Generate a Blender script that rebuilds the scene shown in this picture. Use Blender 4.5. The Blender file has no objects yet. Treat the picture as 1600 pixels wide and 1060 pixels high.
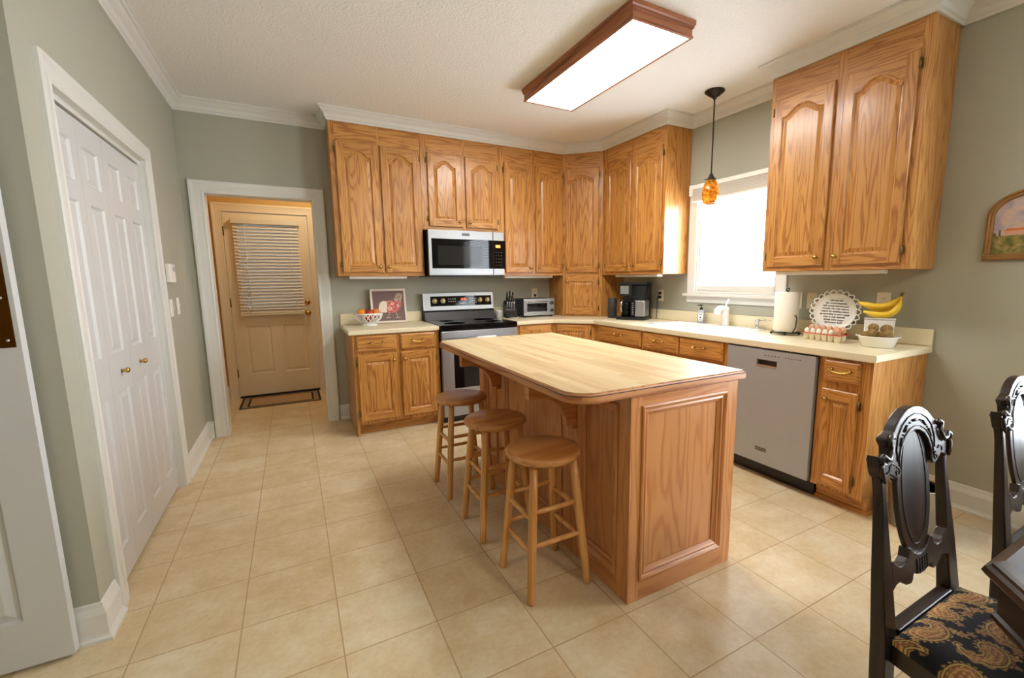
import bpy, bmesh, math, random
from mathutils import Vector, Matrix
R_ = math.radians
random.seed(7)
SC = bpy.context.scene
COL = SC.collection

# ---------------------------------------------------------------- camera, sky, light, exposure
def srgb(r, g, b):
    f = lambda c: (c/255/12.92) if c/255 <= .04045 else ((c/255+.055)/1.055)**2.4
    return (f(r), f(g), f(b), 1)

YAW, PITCH, ROLL, FPX = .5039, -.1431, -.008, 700.435
CAM = Vector((-3.2518, -4.5898, 1.3179))
fw = Vector((math.sin(YAW)*math.cos(PITCH), math.cos(YAW)*math.cos(PITCH), math.sin(PITCH)))
rt = fw.cross(Vector((0, 0, 1))).normalized()
up = rt.cross(fw)
rt, up = rt*math.cos(ROLL)+up*math.sin(ROLL), up*math.cos(ROLL)-rt*math.sin(ROLL)
cd = bpy.data.cameras.new('camera')
cam = bpy.data.objects.new('camera', cd)
COL.objects.link(cam)
m3 = Matrix((rt, up, -fw)).transposed().to_4x4()
m3.translation = CAM
cam.matrix_world = m3
cd.sensor_width = 36
cd.lens = FPX*36/1600
cd.shift_x = -46.035/1600
cd.shift_y = 8.247/1600
cd.clip_start = .02
SC.camera = cam

W = bpy.data.worlds.new('sky')
SC.world = W
W.use_nodes = True
bgn = W.node_tree.nodes['Background']
bgn.inputs[0].default_value = (.86, .93, 1, 1)
bgn.inputs[1].default_value = 11.5

SC.view_settings.view_transform = 'Standard'
SC.view_settings.look = 'None'
SC.view_settings.exposure = 0.97
SC.view_settings.gamma = 1
SC.view_settings.use_curve_mapping = False
SC.cycles.use_denoising = True
SC.cycles.max_bounces = 8
SC.cycles.diffuse_bounces = 5
SC.cycles.caustics_reflective = False
SC.cycles.caustics_refractive = False
SC.cycles.sample_clamp_indirect = 6

def lamp(name, loc, rot, sx, sy, power, color=(1, 1, 1), portal=False):
    l = bpy.data.lights.new(name, 'AREA')
    l.shape = 'RECTANGLE'; l.size = sx; l.size_y = sy; l.energy = power; l.color = color
    o = bpy.data.objects.new(name, l); COL.objects.link(o)
    o.location = loc; o.rotation_euler = rot
    if portal: l.cycles.is_portal = True
    return o
# daylight enters through these openings (portals only guide sampling of the sky)
lamp('portal_sink_window', (.16, -2.035, 1.62), (0, R_(90), 0), .86, .80, 1, portal=True)
lamp('portal_dining_window', (.16, -4.75, 1.35), (0, R_(90), 0), 1.5, 1.7, 1, portal=True)

# ---------------------------------------------------------------- materials
def nt(name):
    m = bpy.data.materials.new(name); m.use_nodes = True
    return m, m.node_tree.nodes, m.node_tree.links, m.node_tree.nodes['Principled BSDF']

def plain(name, col, rough=.5, metal=0, spec=.5, bump=0, bscale=200, coat=0, noise=0, nscale=8):
    m, N, L, P = nt(name)
    P.inputs['Base Color'].default_value = col
    P.inputs['Roughness'].default_value = rough
    P.inputs['Metallic'].default_value = metal
    P.inputs['Specular IOR Level'].default_value = spec
    P.inputs['Coat Weight'].default_value = coat
    tc = N.new('ShaderNodeTexCoord')
    if bump:
        n = N.new('ShaderNodeTexNoise'); n.inputs['Scale'].default_value = bscale; n.inputs['Detail'].default_value = 3
        L.new(tc.outputs['Object'], n.inputs['Vector'])
        b = N.new('ShaderNodeBump'); b.inputs['Strength'].default_value = bump; b.inputs['Distance'].default_value = .01
        L.new(n.outputs['Fac'], b.inputs['Height']); L.new(b.outputs['Normal'], P.inputs['Normal'])
    if noise:
        n = N.new('ShaderNodeTexNoise'); n.inputs['Scale'].default_value = nscale; n.inputs['Detail'].default_value = 4
        L.new(tc.outputs['Object'], n.inputs['Vector'])
        mx = N.new('ShaderNodeMix'); mx.data_type = 'RGBA'
        mx.inputs[6].default_value = [c*(1-noise) for c in col[:3]]+[1]
        mx.inputs[7].default_value = [min(1, c*(1+noise)) for c in col[:3]]+[1]
        L.new(n.outputs['Fac'], mx.inputs[0]); L.new(mx.outputs[2], P.inputs['Base Color'])
    return m

def ramp(N, stops):
    r = N.new('ShaderNodeValToRGB')
    e = r.color_ramp.elements
    while len(e) < len(stops): e.new(.5)
    for i, (p, c) in enumerate(stops): e[i].position = p; e[i].color = c
    return r

def wood(name, light, mid, dark, rings=26, rough=.32, across=7, coat=.25, pore=.5, contrast=1.0):
    """uv.x runs along the grain, uv.y across it, in metres"""
    m, N, L, P = nt(name)
    uv = N.new('ShaderNodeUVMap'); uv.uv_map = 'grain'
    oi = N.new('ShaderNodeObjectInfo')
    mul = N.new('ShaderNodeVectorMath'); mul.operation = 'MULTIPLY'
    mul.inputs[1].default_value = (.75, across, 1)
    L.new(uv.outputs[0], mul.inputs[0])
    off = N.new('ShaderNodeVectorMath'); off.operation = 'SCALE'; off.inputs[0].default_value = (37, 53, 91)
    L.new(oi.outputs['Random'], off.inputs['Scale'])
    add = N.new('ShaderNodeVectorMath'); L.new(mul.outputs[0], add.inputs[0]); L.new(off.outputs[0], add.inputs[1])
    n1 = N.new('ShaderNodeTexNoise'); n1.inputs['Scale'].default_value = 1; n1.inputs['Detail'].default_value = 2.5; n1.inputs['Roughness'].default_value = .45
    L.new(add.outputs[0], n1.inputs['Vector'])
    k = N.new('ShaderNodeMath'); k.operation = 'MULTIPLY'; k.inputs[1].default_value = rings*6.283
    L.new(n1.outputs['Fac'], k.inputs[0])
    s = N.new('ShaderNodeMath'); s.operation = 'SINE'; L.new(k.outputs[0], s.inputs[0])
    mr = N.new('ShaderNodeMapRange'); mr.inputs[1].default_value = -1; mr.inputs[2].default_value = 1
    L.new(s.outputs[0], mr.inputs[0])
    # pores: short fine streaks
    mul2 = N.new('ShaderNodeVectorMath'); mul2.operation = 'MULTIPLY'; mul2.inputs[1].default_value = (14, 420, 1)
    L.new(uv.outputs[0], mul2.inputs[0])
    n2 = N.new('ShaderNodeTexNoise'); n2.inputs['Scale'].default_value = 1; n2.inputs['Detail'].default_value = 2
    L.new(mul2.outputs[0], n2.inputs['Vector'])
    mixf = N.new('ShaderNodeMath'); mixf.operation = 'MULTIPLY_ADD'
    pr = N.new('ShaderNodeMath'); pr.operation = 'SUBTRACT'; pr.inputs[1].default_value = .5
    L.new(n2.outputs['Fac'], pr.inputs[0])
    L.new(pr.outputs[0], mixf.inputs[0]); mixf.inputs[1].default_value = pore*2
    L.new(mr.outputs[0], mixf.inputs[2])
    rp = ramp(N, [(.0, dark), (.28, mid), (.62, light), (1, light)])
    L.new(mixf.outputs[0], rp.inputs[0])
    # broad tone drift
    n3 = N.new('ShaderNodeTexNoise'); n3.inputs['Scale'].default_value = .6; n3.inputs['Detail'].default_value = 1
    L.new(add.outputs[0], n3.inputs['Vector'])
    mx = N.new('ShaderNodeMix'); mx.data_type = 'RGBA'; mx.blend_type = 'MULTIPLY'; mx.inputs[0].default_value = 1
    rp3 = ramp(N, [(.3, (.82, .78, .74, 1)), (.7, (1, 1, 1, 1))])
    L.new(n3.outputs['Fac'], rp3.inputs[0]); L.new(rp.outputs[0], mx.inputs[6]); L.new(rp3.outputs[0], mx.inputs[7])
    L.new(mx.outputs[2], P.inputs['Base Color'])
    P.inputs['Roughness'].default_value = rough
    P.inputs['Coat Weight'].default_value = coat; P.inputs['Coat Roughness'].default_value = .18
    b = N.new('ShaderNodeBump'); b.inputs['Strength'].default_value = .12; b.inputs['Distance'].default_value = .002
    L.new(mixf.outputs[0], b.inputs['Height']); L.new(b.outputs['Normal'], P.inputs['Normal'])
    return m

M = {}
M['oak'] = wood('honey_oak', srgb(206, 150, 80), srgb(196, 137, 68), srgb(168, 108, 50), rings=15, across=9)
M['island_oak'] = wood('island_oak', srgb(208, 146, 90), srgb(203, 138, 82), srgb(190, 122, 68), rings=12, across=6, rough=.36)
M['stool_wood'] = wood('stool_beech', srgb(228, 174, 106), srgb(220, 162, 94), srgb(206, 144, 78), rings=4, across=6, rough=.33, pore=.2)
M['stool_seat'] = wood('stool_seat_beech', srgb(212, 152, 90), srgb(203, 140, 78), srgb(188, 122, 64), rings=4, across=6, rough=.3, pore=.2)
M['edge_oak'] = wood('worn_edge_oak', srgb(206, 148, 96), srgb(194, 130, 80), srgb(166, 100, 58), rings=6, across=10, rough=.4)
M['fixture_wood'] = wood('fixture_wood', srgb(168, 104, 66), srgb(150, 88, 54), srgb(118, 66, 40), rings=6, across=8, rough=.45)
M['dark_wood'] = wood('dark_walnut', srgb(46, 30, 23), srgb(38, 24, 18), srgb(28, 17, 13), rings=6, across=8, rough=.36, coat=.18, pore=.25)
M['groove'] = plain('carved_groove_black', srgb(16, 10, 8), .5)

def butcher():
    m, N, L, P = nt('worn_butcher_block')
    tc = N.new('ShaderNodeTexCoord')
    sep = N.new('ShaderNodeSeparateXYZ'); L.new(tc.outputs['Object'], sep.inputs[0])
    d = N.new('ShaderNodeMath'); d.operation = 'MULTIPLY'; d.inputs[1].default_value = 1/.038; L.new(sep.outputs[0], d.inputs[0])
    fl = N.new('ShaderNodeMath'); fl.operation = 'FLOOR'; L.new(d.outputs[0], fl.inputs[0])
    wn = N.new('ShaderNodeTexWhiteNoise'); wn.noise_dimensions = '1D'; L.new(fl.outputs[0], wn.inputs['W'])
    y2 = N.new('ShaderNodeMath'); y2.operation = 'MULTIPLY_ADD'; y2.inputs[1].default_value = 1.6
    sh = N.new('ShaderNodeMath'); sh.operation = 'MULTIPLY'; sh.inputs[1].default_value = 31.7; L.new(wn.outputs['Value'], sh.inputs[0])
    L.new(sep.outputs[1], y2.inputs[0]); L.new(sh.outputs[0], y2.inputs[2])
    f2 = N.new('ShaderNodeMath'); f2.operation = 'FLOOR'; L.new(y2.outputs[0], f2.inputs[0])
    cmb = N.new('ShaderNodeCombineXYZ'); L.new(fl.outputs[0], cmb.inputs[0]); L.new(f2.outputs[0], cmb.inputs[1])
    w2 = N.new('ShaderNodeTexWhiteNoise'); w2.noise_dimensions = '2D'; L.new(cmb.outputs[0], w2.inputs['Vector'])
    mul = N.new('ShaderNodeVectorMath'); mul.operation = 'MULTIPLY'; mul.inputs[1].default_value = (90, 5, 5)
    L.new(tc.outputs['Object'], mul.inputs[0])
    n = N.new('ShaderNodeTexNoise'); n.inputs['Scale'].default_value = 1; n.inputs['Detail'].default_value = 4; L.new(mul.outputs[0], n.inputs['Vector'])
    a = N.new('ShaderNodeMath'); a.operation = 'MULTIPLY_ADD'; a.inputs[1].default_value = .45; a.inputs[2].default_value = .12
    L.new(w2.outputs['Value'], a.inputs[0])
    b_ = N.new('ShaderNodeMath'); b_.operation = 'MULTIPLY_ADD'; b_.inputs[1].default_value = .55; L.new(n.outputs['Fac'], b_.inputs[0]); L.new(a.outputs[0], b_.inputs[2])
    rp = ramp(N, [(.25, srgb(180, 146, 100)), (.5, srgb(206, 180, 134)), (.8, srgb(218, 200, 160))])
    L.new(b_.outputs[0], rp.inputs[0])
    # worn grey-pale patches of an old finish
    n2 = N.new('ShaderNodeTexNoise'); n2.inputs['Scale'].default_value = 2.4; n2.inputs['Detail'].default_value = 5; n2.inputs['Roughness'].default_value = .6
    L.new(tc.outputs['Object'], n2.inputs['Vector'])
    r2 = ramp(N, [(.46, (0, 0, 0, 1)), (.66, (1, 1, 1, 1))]); L.new(n2.outputs['Fac'], r2.inputs[0])
    mx = N.new('ShaderNodeMix'); mx.data_type = 'RGBA'; mx.inputs[7].default_value = srgb(214, 196, 152)
    sc = N.new('ShaderNodeMath'); sc.operation = 'MULTIPLY'; sc.inputs[1].default_value = .55; L.new(r2.outputs[0], sc.inputs[0])
    L.new(sc.outputs[0], mx.inputs[0]); L.new(rp.outputs[0], mx.inputs[6]); L.new(mx.outputs[2], P.inputs['Base Color'])
    P.inputs['Roughness'].default_value = .36
    return m
M['butcher'] = butcher()

def tiles():
    m, N, L, P = nt('beige_ceramic_tile')
    tc = N.new('ShaderNodeTexCoord')
    mp = N.new('ShaderNodeMapping'); mp.inputs['Location'].default_value = (3.851, 2.3403, 0)
    L.new(tc.outputs['Object'], mp.inputs['Vector'])
    br = N.new('ShaderNodeTexBrick'); br.offset = 0; br.squash = 1
    br.inputs['Scale'].default_value = 1; br.inputs['Brick Width'].default_value = .3325; br.inputs['Row Height'].default_value = .3325
    br.inputs['Mortar Size'].default_value = .0026; br.inputs['Mortar Smooth'].default_value = .25; br.inputs['Bias'].default_value = 0
    br.inputs['Color1'].default_value = (0, 0, 0, 1); br.inputs['Color2'].default_value = (1, 1, 1, 1); br.inputs['Mortar'].default_value = (.5, .5, .5, 1)
    L.new(mp.outputs[0], br.inputs['Vector'])
    n = N.new('ShaderNodeTexNoise'); n.inputs['Scale'].default_value = 5.5; n.inputs['Detail'].default_value = 7; n.inputs['Roughness'].default_value = .62
    L.new(tc.outputs['Object'], n.inputs['Vector'])
    n2 = N.new('ShaderNodeTexNoise'); n2.inputs['Scale'].default_value = 42; n2.inputs['Detail'].default_value = 4; n2.inputs['Roughness'].default_value = .7
    L.new(tc.outputs['Object'], n2.inputs['Vector'])
    a = N.new('ShaderNodeMath'); a.operation = 'MULTIPLY_ADD'; a.inputs[1].default_value = .3; L.new(n2.outputs['Fac'], a.inputs[0])
    a0 = N.new('ShaderNodeMath'); a0.operation = 'MULTIPLY'; a0.inputs[1].default_value = .62; L.new(n.outputs['Fac'], a0.inputs[0]); L.new(a0.outputs[0], a.inputs[2])
    a2 = N.new('ShaderNodeMath'); a2.operation = 'MULTIPLY_ADD'; a2.inputs[1].default_value = .1; L.new(br.outputs['Color'], a2.inputs[0]); L.new(a.outputs[0], a2.inputs[2])
    rp = ramp(N, [(.36, srgb(198, 173, 130)), (.5, srgb(211, 191, 153)), (.64, srgb(222, 208, 178))])
    L.new(a2.outputs[0], rp.inputs[0])
    mx = N.new('ShaderNodeMix'); mx.data_type = 'RGBA'; mx.inputs[7].default_value = srgb(176, 148, 110)
    L.new(br.outputs['Fac'], mx.inputs[0]); L.new(rp.outputs[0], mx.inputs[6]); L.new(mx.outputs[2], P.inputs['Base Color'])
    P.inputs['Roughness'].default_value = .42
    ib = N.new('ShaderNodeMath'); ib.operation = 'MULTIPLY_ADD'; ib.inputs[1].default_value = -1; ib.inputs[2].default_value = 1; L.new(br.outputs['Fac'], ib.inputs[0])
    hb = N.new('ShaderNodeMath'); hb.operation = 'MULTIPLY_ADD'; hb.inputs[1].default_value = .12; L.new(n2.outputs['Fac'], hb.inputs[0]); L.new(ib.outputs[0], hb.inputs[2])
    b = N.new('ShaderNodeBump'); b.inputs['Strength'].default_value = .35; b.inputs['Distance'].default_value = .003
    L.new(hb.outputs[0], b.inputs['Height']); L.new(b.outputs['Normal'], P.inputs['Normal'])
    return m
M['tile'] = tiles()
M['sage'] = plain('sage_green_paint', srgb(172, 172, 156), .6, bump=.05, bscale=120)
M['tan'] = plain('tan_hall_paint', srgb(196, 160, 98), .6)
M['sky_block'] = plain('grey_sky_block_paint', srgb(190, 196, 200), .8)
M['ceil'] = plain('textured_ceiling_paint', srgb(238, 239, 237), .85, bump=.5, bscale=85)
M['trim'] = plain('white_trim_paint', srgb(220, 220, 215), .35)
M['door_paint'] = plain('white_door_paint', srgb(206, 207, 207), .4)
M['hall_door_paint'] = plain('cream_door_paint', srgb(232, 222, 202), .45)
M['laminate'] = plain('cream_laminate', srgb(232, 221, 188), .32, noise=.05, nscale=90)
M['knob_cream'] = plain('satin_champagne', srgb(226, 206, 160), .3, .5)
M['brass'] = plain('aged_brass', srgb(196, 160, 88), .25, 1)
M['old_brass'] = plain('dark_antique_brass', srgb(122, 104, 66), .38, 1)
M['push_brass'] = plain('brown_brass_plate', srgb(110, 70, 24), .3, 1)
M['black_metal'] = plain('black_iron', srgb(28, 26, 26), .4)
M['bronze'] = plain('oil_rubbed_bronze', srgb(52, 46, 44), .4, .6)
M['black'] = plain('black_plastic', srgb(24, 24, 25), .35)
M['black_gloss'] = plain('black_glass', srgb(10, 10, 12), .03, spec=.3)
M['dark_grey'] = plain('dark_grey_plastic', srgb(58, 58, 60), .5)
M['steel'] = plain('brushed_stainless', srgb(168, 170, 172), .34, .85, noise=.04, nscale=30)
M['steel_dw'] = plain('satin_stainless', srgb(168, 176, 181), .42, .35, noise=.03, nscale=30)
M['chrome'] = plain('polished_chrome', srgb(210, 210, 212), .12, 1)
M['white'] = plain('white_plastic', srgb(238, 236, 230), .4)
M['ivory'] = plain('ivory_plate', srgb(232, 224, 200), .4)
M['ceramic'] = plain('white_glazed_ceramic', srgb(240, 239, 235), .12, coat=.5)
M['sink_white'] = plain('white_sink_enamel', srgb(226, 227, 228), .15, coat=.3)
M['paper'] = plain('white_paper', srgb(244, 240, 230), .9, bump=.15, bscale=140)
M['blind'] = plain('white_blind_slat', srgb(226, 222, 212), .5)
M['grey_blind'] = plain('pale_blind_slat', srgb(236, 238, 240), .5)

def emit(name, col, s):
    m, N, L, P = nt(name)
    P.inputs['Base Color'].default_value = col
    P.inputs['Emission Color'].default_value = col
    P.inputs['Emission Strength'].default_value = s
    return m
M['tube_light'] = emit('lit_acrylic_diffuser', (1, .97, .92, 1), 14.5)
M['red_led'] = emit('red_display', (1, .08, .03, 1), 1.2)
M['orange_led'] = emit('orange_display', (1, .3, .05, 1), 1.0)

def glass(name, tint=(1, 1, 1, 1), refl=.08):
    m = bpy.data.materials.new(name); m.use_nodes = True
    N, L = m.node_tree.nodes, m.node_tree.links
    N.clear()
    o = N.new('ShaderNodeOutputMaterial'); t = N.new('ShaderNodeBsdfTransparent'); g = N.new('ShaderNodeBsdfGlossy')
    t.inputs[0].default_value = tint; g.inputs['Roughness'].default_value = .02
    f = N.new('ShaderNodeFresnel'); f.inputs[0].default_value = 1.45
    ge = N.new('ShaderNodeNewGeometry'); io = N.new('ShaderNodeMath'); io.operation = 'MULTIPLY_ADD'
    io.inputs[1].default_value = 1/1.45-1.45; io.inputs[2].default_value = 1.45
    L.new(ge.outputs['Backfacing'], io.inputs[0]); L.new(io.outputs[0], f.inputs[0])
    mx = N.new('ShaderNodeMixShader')
    L.new(f.outputs[0], mx.inputs[0]); L.new(t.outputs[0], mx.inputs[1]); L.new(g.outputs[0], mx.inputs[2]); L.new(mx.outputs[0], o.inputs[0])
    return m
M['glass'] = glass('clear_glass')
M['smoke_glass'] = glass('smoked_plastic', (.55, .57, .6, 1))

def amber():
    m = bpy.data.materials.new('amber_crackle_glass'); m.use_nodes = True
    N, L = m.node_tree.nodes, m.node_tree.links; P = N['Principled BSDF']; o = N['Material Output']
    tc = N.new('ShaderNodeTexCoord')
    n = N.new('ShaderNodeTexVoronoi'); n.inputs['Scale'].default_value = 38; L.new(tc.outputs['Object'], n.inputs['Vector'])
    rp = ramp(N, [(.1, srgb(150, 92, 16)), (.5, srgb(206, 146, 36)), (.9, srgb(236, 190, 80))]); L.new(n.outputs['Distance'], rp.inputs[0])
    L.new(rp.outputs[0], P.inputs['Base Color']); P.inputs['Roughness'].default_value = .12
    t = N.new('ShaderNodeBsdfTranslucent'); L.new(rp.outputs[0], t.inputs[0])
    mx = N.new('ShaderNodeMixShader'); mx.inputs[0].default_value = .5
    L.new(P.outputs[0], mx.inputs[1]); L.new(t.outputs[0], mx.inputs[2]); L.new(mx.outputs[0], o.inputs[0])
    return m
M['amber'] = amber()

def paisley():
    m, N, L, P = nt('paisley_seat_fabric')
    a = N.new('ShaderNodeAttribute'); a.attribute_name = 'weave'
    L.new(a.outputs['Color'], P.inputs['Base Color']); P.inputs['Roughness'].default_value = .9
    tc = N.new('ShaderNodeTexCoord'); n2 = N.new('ShaderNodeTexNoise'); n2.inputs['Scale'].default_value = 400; L.new(tc.outputs['Object'], n2.inputs['Vector'])
    b = N.new('ShaderNodeBump'); b.inputs['Strength'].default_value = .3; b.inputs['Distance'].default_value = .002; L.new(n2.outputs['Fac'], b.inputs['Height']); L.new(b.outputs['Normal'], P.inputs['Normal'])
    return m
M['paisley'] = paisley()

def speckled(name, c1, c2, scale, rough=.6):
    m, N, L, P = nt(name)
    tc = N.new('ShaderNodeTexCoord'); n = N.new('ShaderNodeTexNoise'); n.inputs['Scale'].default_value = scale; n.inputs['Detail'].default_value = 5
    L.new(tc.outputs['Object'], n.inputs['Vector'])
    rp = ramp(N, [(.35, c1), (.65, c2)]); L.new(n.outputs['Fac'], rp.inputs[0]); L.new(rp.outputs[0], P.inputs['Base Color'])
    P.inputs['Roughness'].default_value = rough
    return m
M['kiwi'] = speckled('kiwi_skin', srgb(118, 92, 48), srgb(160, 130, 74), 60, .85)
M['egg_brown'] = speckled('brown_egg_shell', srgb(214, 160, 124), srgb(228, 180, 146), 20, .55)
M['egg_white'] = plain('white_egg_shell', srgb(244, 238, 230), .5)
M['banana'] = speckled('banana_skin', srgb(226, 184, 36), srgb(240, 206, 66), 9, .45)
M['banana_tip'] = plain('banana_stem', srgb(120, 96, 40), .7)
M['orange'] = speckled('orange_peel', srgb(238, 140, 22), srgb(246, 160, 40), 60, .4)
M['apple'] = speckled('red_apple_skin', srgb(150, 22, 26), srgb(198, 78, 50), 9, .25)
M['peach'] = speckled('peach_apple_skin', srgb(204, 60, 34), srgb(232, 150, 66), 8, .35)
M['stem'] = plain('brown_stem', srgb(84, 60, 34), .8)
M['tray'] = plain('cream_egg_tray', srgb(240, 230, 206), .3, coat=.3)
M['red_rim'] = plain('red_rim_glaze', srgb(196, 30, 36), .3)
M['gilt'] = plain('worn_gilt_frame', srgb(158, 118, 70), .45, .35, bump=.4, bscale=90, noise=.25, nscale=30)
M['print_frame'] = plain('pale_wood_frame', srgb(228, 214, 198), .5)
M['mauve'] = plain('mauve_print_ground', srgb(116, 92, 88), .6, noise=.12, nscale=10)
M['hen_white'] = plain('print_white', srgb(232, 216, 200), .7, noise=.08, nscale=30)
M['hen_red'] = speckled('print_rose_floral', srgb(172, 62, 62), srgb(222, 140, 128), 55, .7)
M['hen_tail'] = speckled('print_pale_tail', srgb(130, 110, 96), srgb(212, 196, 172), 60, .7)
M['ink'] = plain('black_ink', srgb(22, 22, 24), .6)
M['bag'] = plain('soft_grey_label', srgb(176, 178, 186), .5)
M['galv'] = plain('galvanised_metal', srgb(190, 186, 176), .4, .8, noise=.1, nscale=12)
M['mat_dark'] = plain('black_mat_border', srgb(38, 36, 36), .9)
M['mat_mid'] = plain('tan_mat_weave', srgb(186, 156, 118), .95, bump=.6, bscale=300)
M['mat_grey'] = plain('grey_mat_band', srgb(158, 138, 112), .95, bump=.6, bscale=300)
M['towel'] = plain('white_towel', srgb(240, 240, 238), .95, bump=.4, bscale=250)
M['felt'] = plain('pale_stoneware', srgb(214, 214, 216), .3)
M['steel_handle'] = plain('knife_steel', srgb(188, 186, 182), .25, 1)

def painting():
    m, N, L, P = nt('landscape_painting')
    tc = N.new('ShaderNodeTexCoord'); sep = N.new('ShaderNodeSeparateXYZ'); L.new(tc.outputs['Object'], sep.inputs[0])
    n = N.new('ShaderNodeTexNoise'); n.inputs['Scale'].default_value = 22; n.inputs['Detail'].default_value = 4; L.new(tc.outputs['Object'], n.inputs['Vector'])
    sky = ramp(N, [(.35, srgb(168, 158, 170)), (.5, srgb(196, 176, 172)), (.65, srgb(210, 184, 160))]); L.new(n.outputs['Fac'], sky.inputs[0])
    n2 = N.new('ShaderNodeTexNoise'); n2.inputs['Scale'].default_value = 46; n2.inputs['Detail'].default_value = 4; L.new(tc.outputs['Object'], n2.inputs['Vector'])
    fld = ramp(N, [(.35, srgb(92, 94, 44)), (.5, srgb(134, 126, 62)), (.66, srgb(168, 142, 84)), (.75, srgb(196, 160, 140))]); L.new(n2.outputs['Fac'], fld.inputs[0])
    st = N.new('ShaderNodeMath'); st.operation = 'GREATER_THAN'; st.inputs[1].default_value = .125; L.new(sep.outputs[2], st.inputs[0])
    mx = N.new('ShaderNodeMix'); mx.data_type = 'RGBA'; L.new(st.outputs[0], mx.inputs[0]); L.new(fld.outputs[0], mx.inputs[6]); L.new(sky.outputs[0], mx.inputs[7])
    L.new(mx.outputs[2], P.inputs['Base Color']); P.inputs['Roughness'].default_value = .7
    return m
M['painting'] = painting()
M['tree_paint'] = speckled('painted_tree', srgb(70, 66, 44), srgb(112, 98, 66), 40, .7)
M['house_paint'] = plain('painted_house', srgb(214, 160, 138), .7)
M['roof_paint'] = plain('painted_roof', srgb(206, 122, 52), .7)

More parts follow.
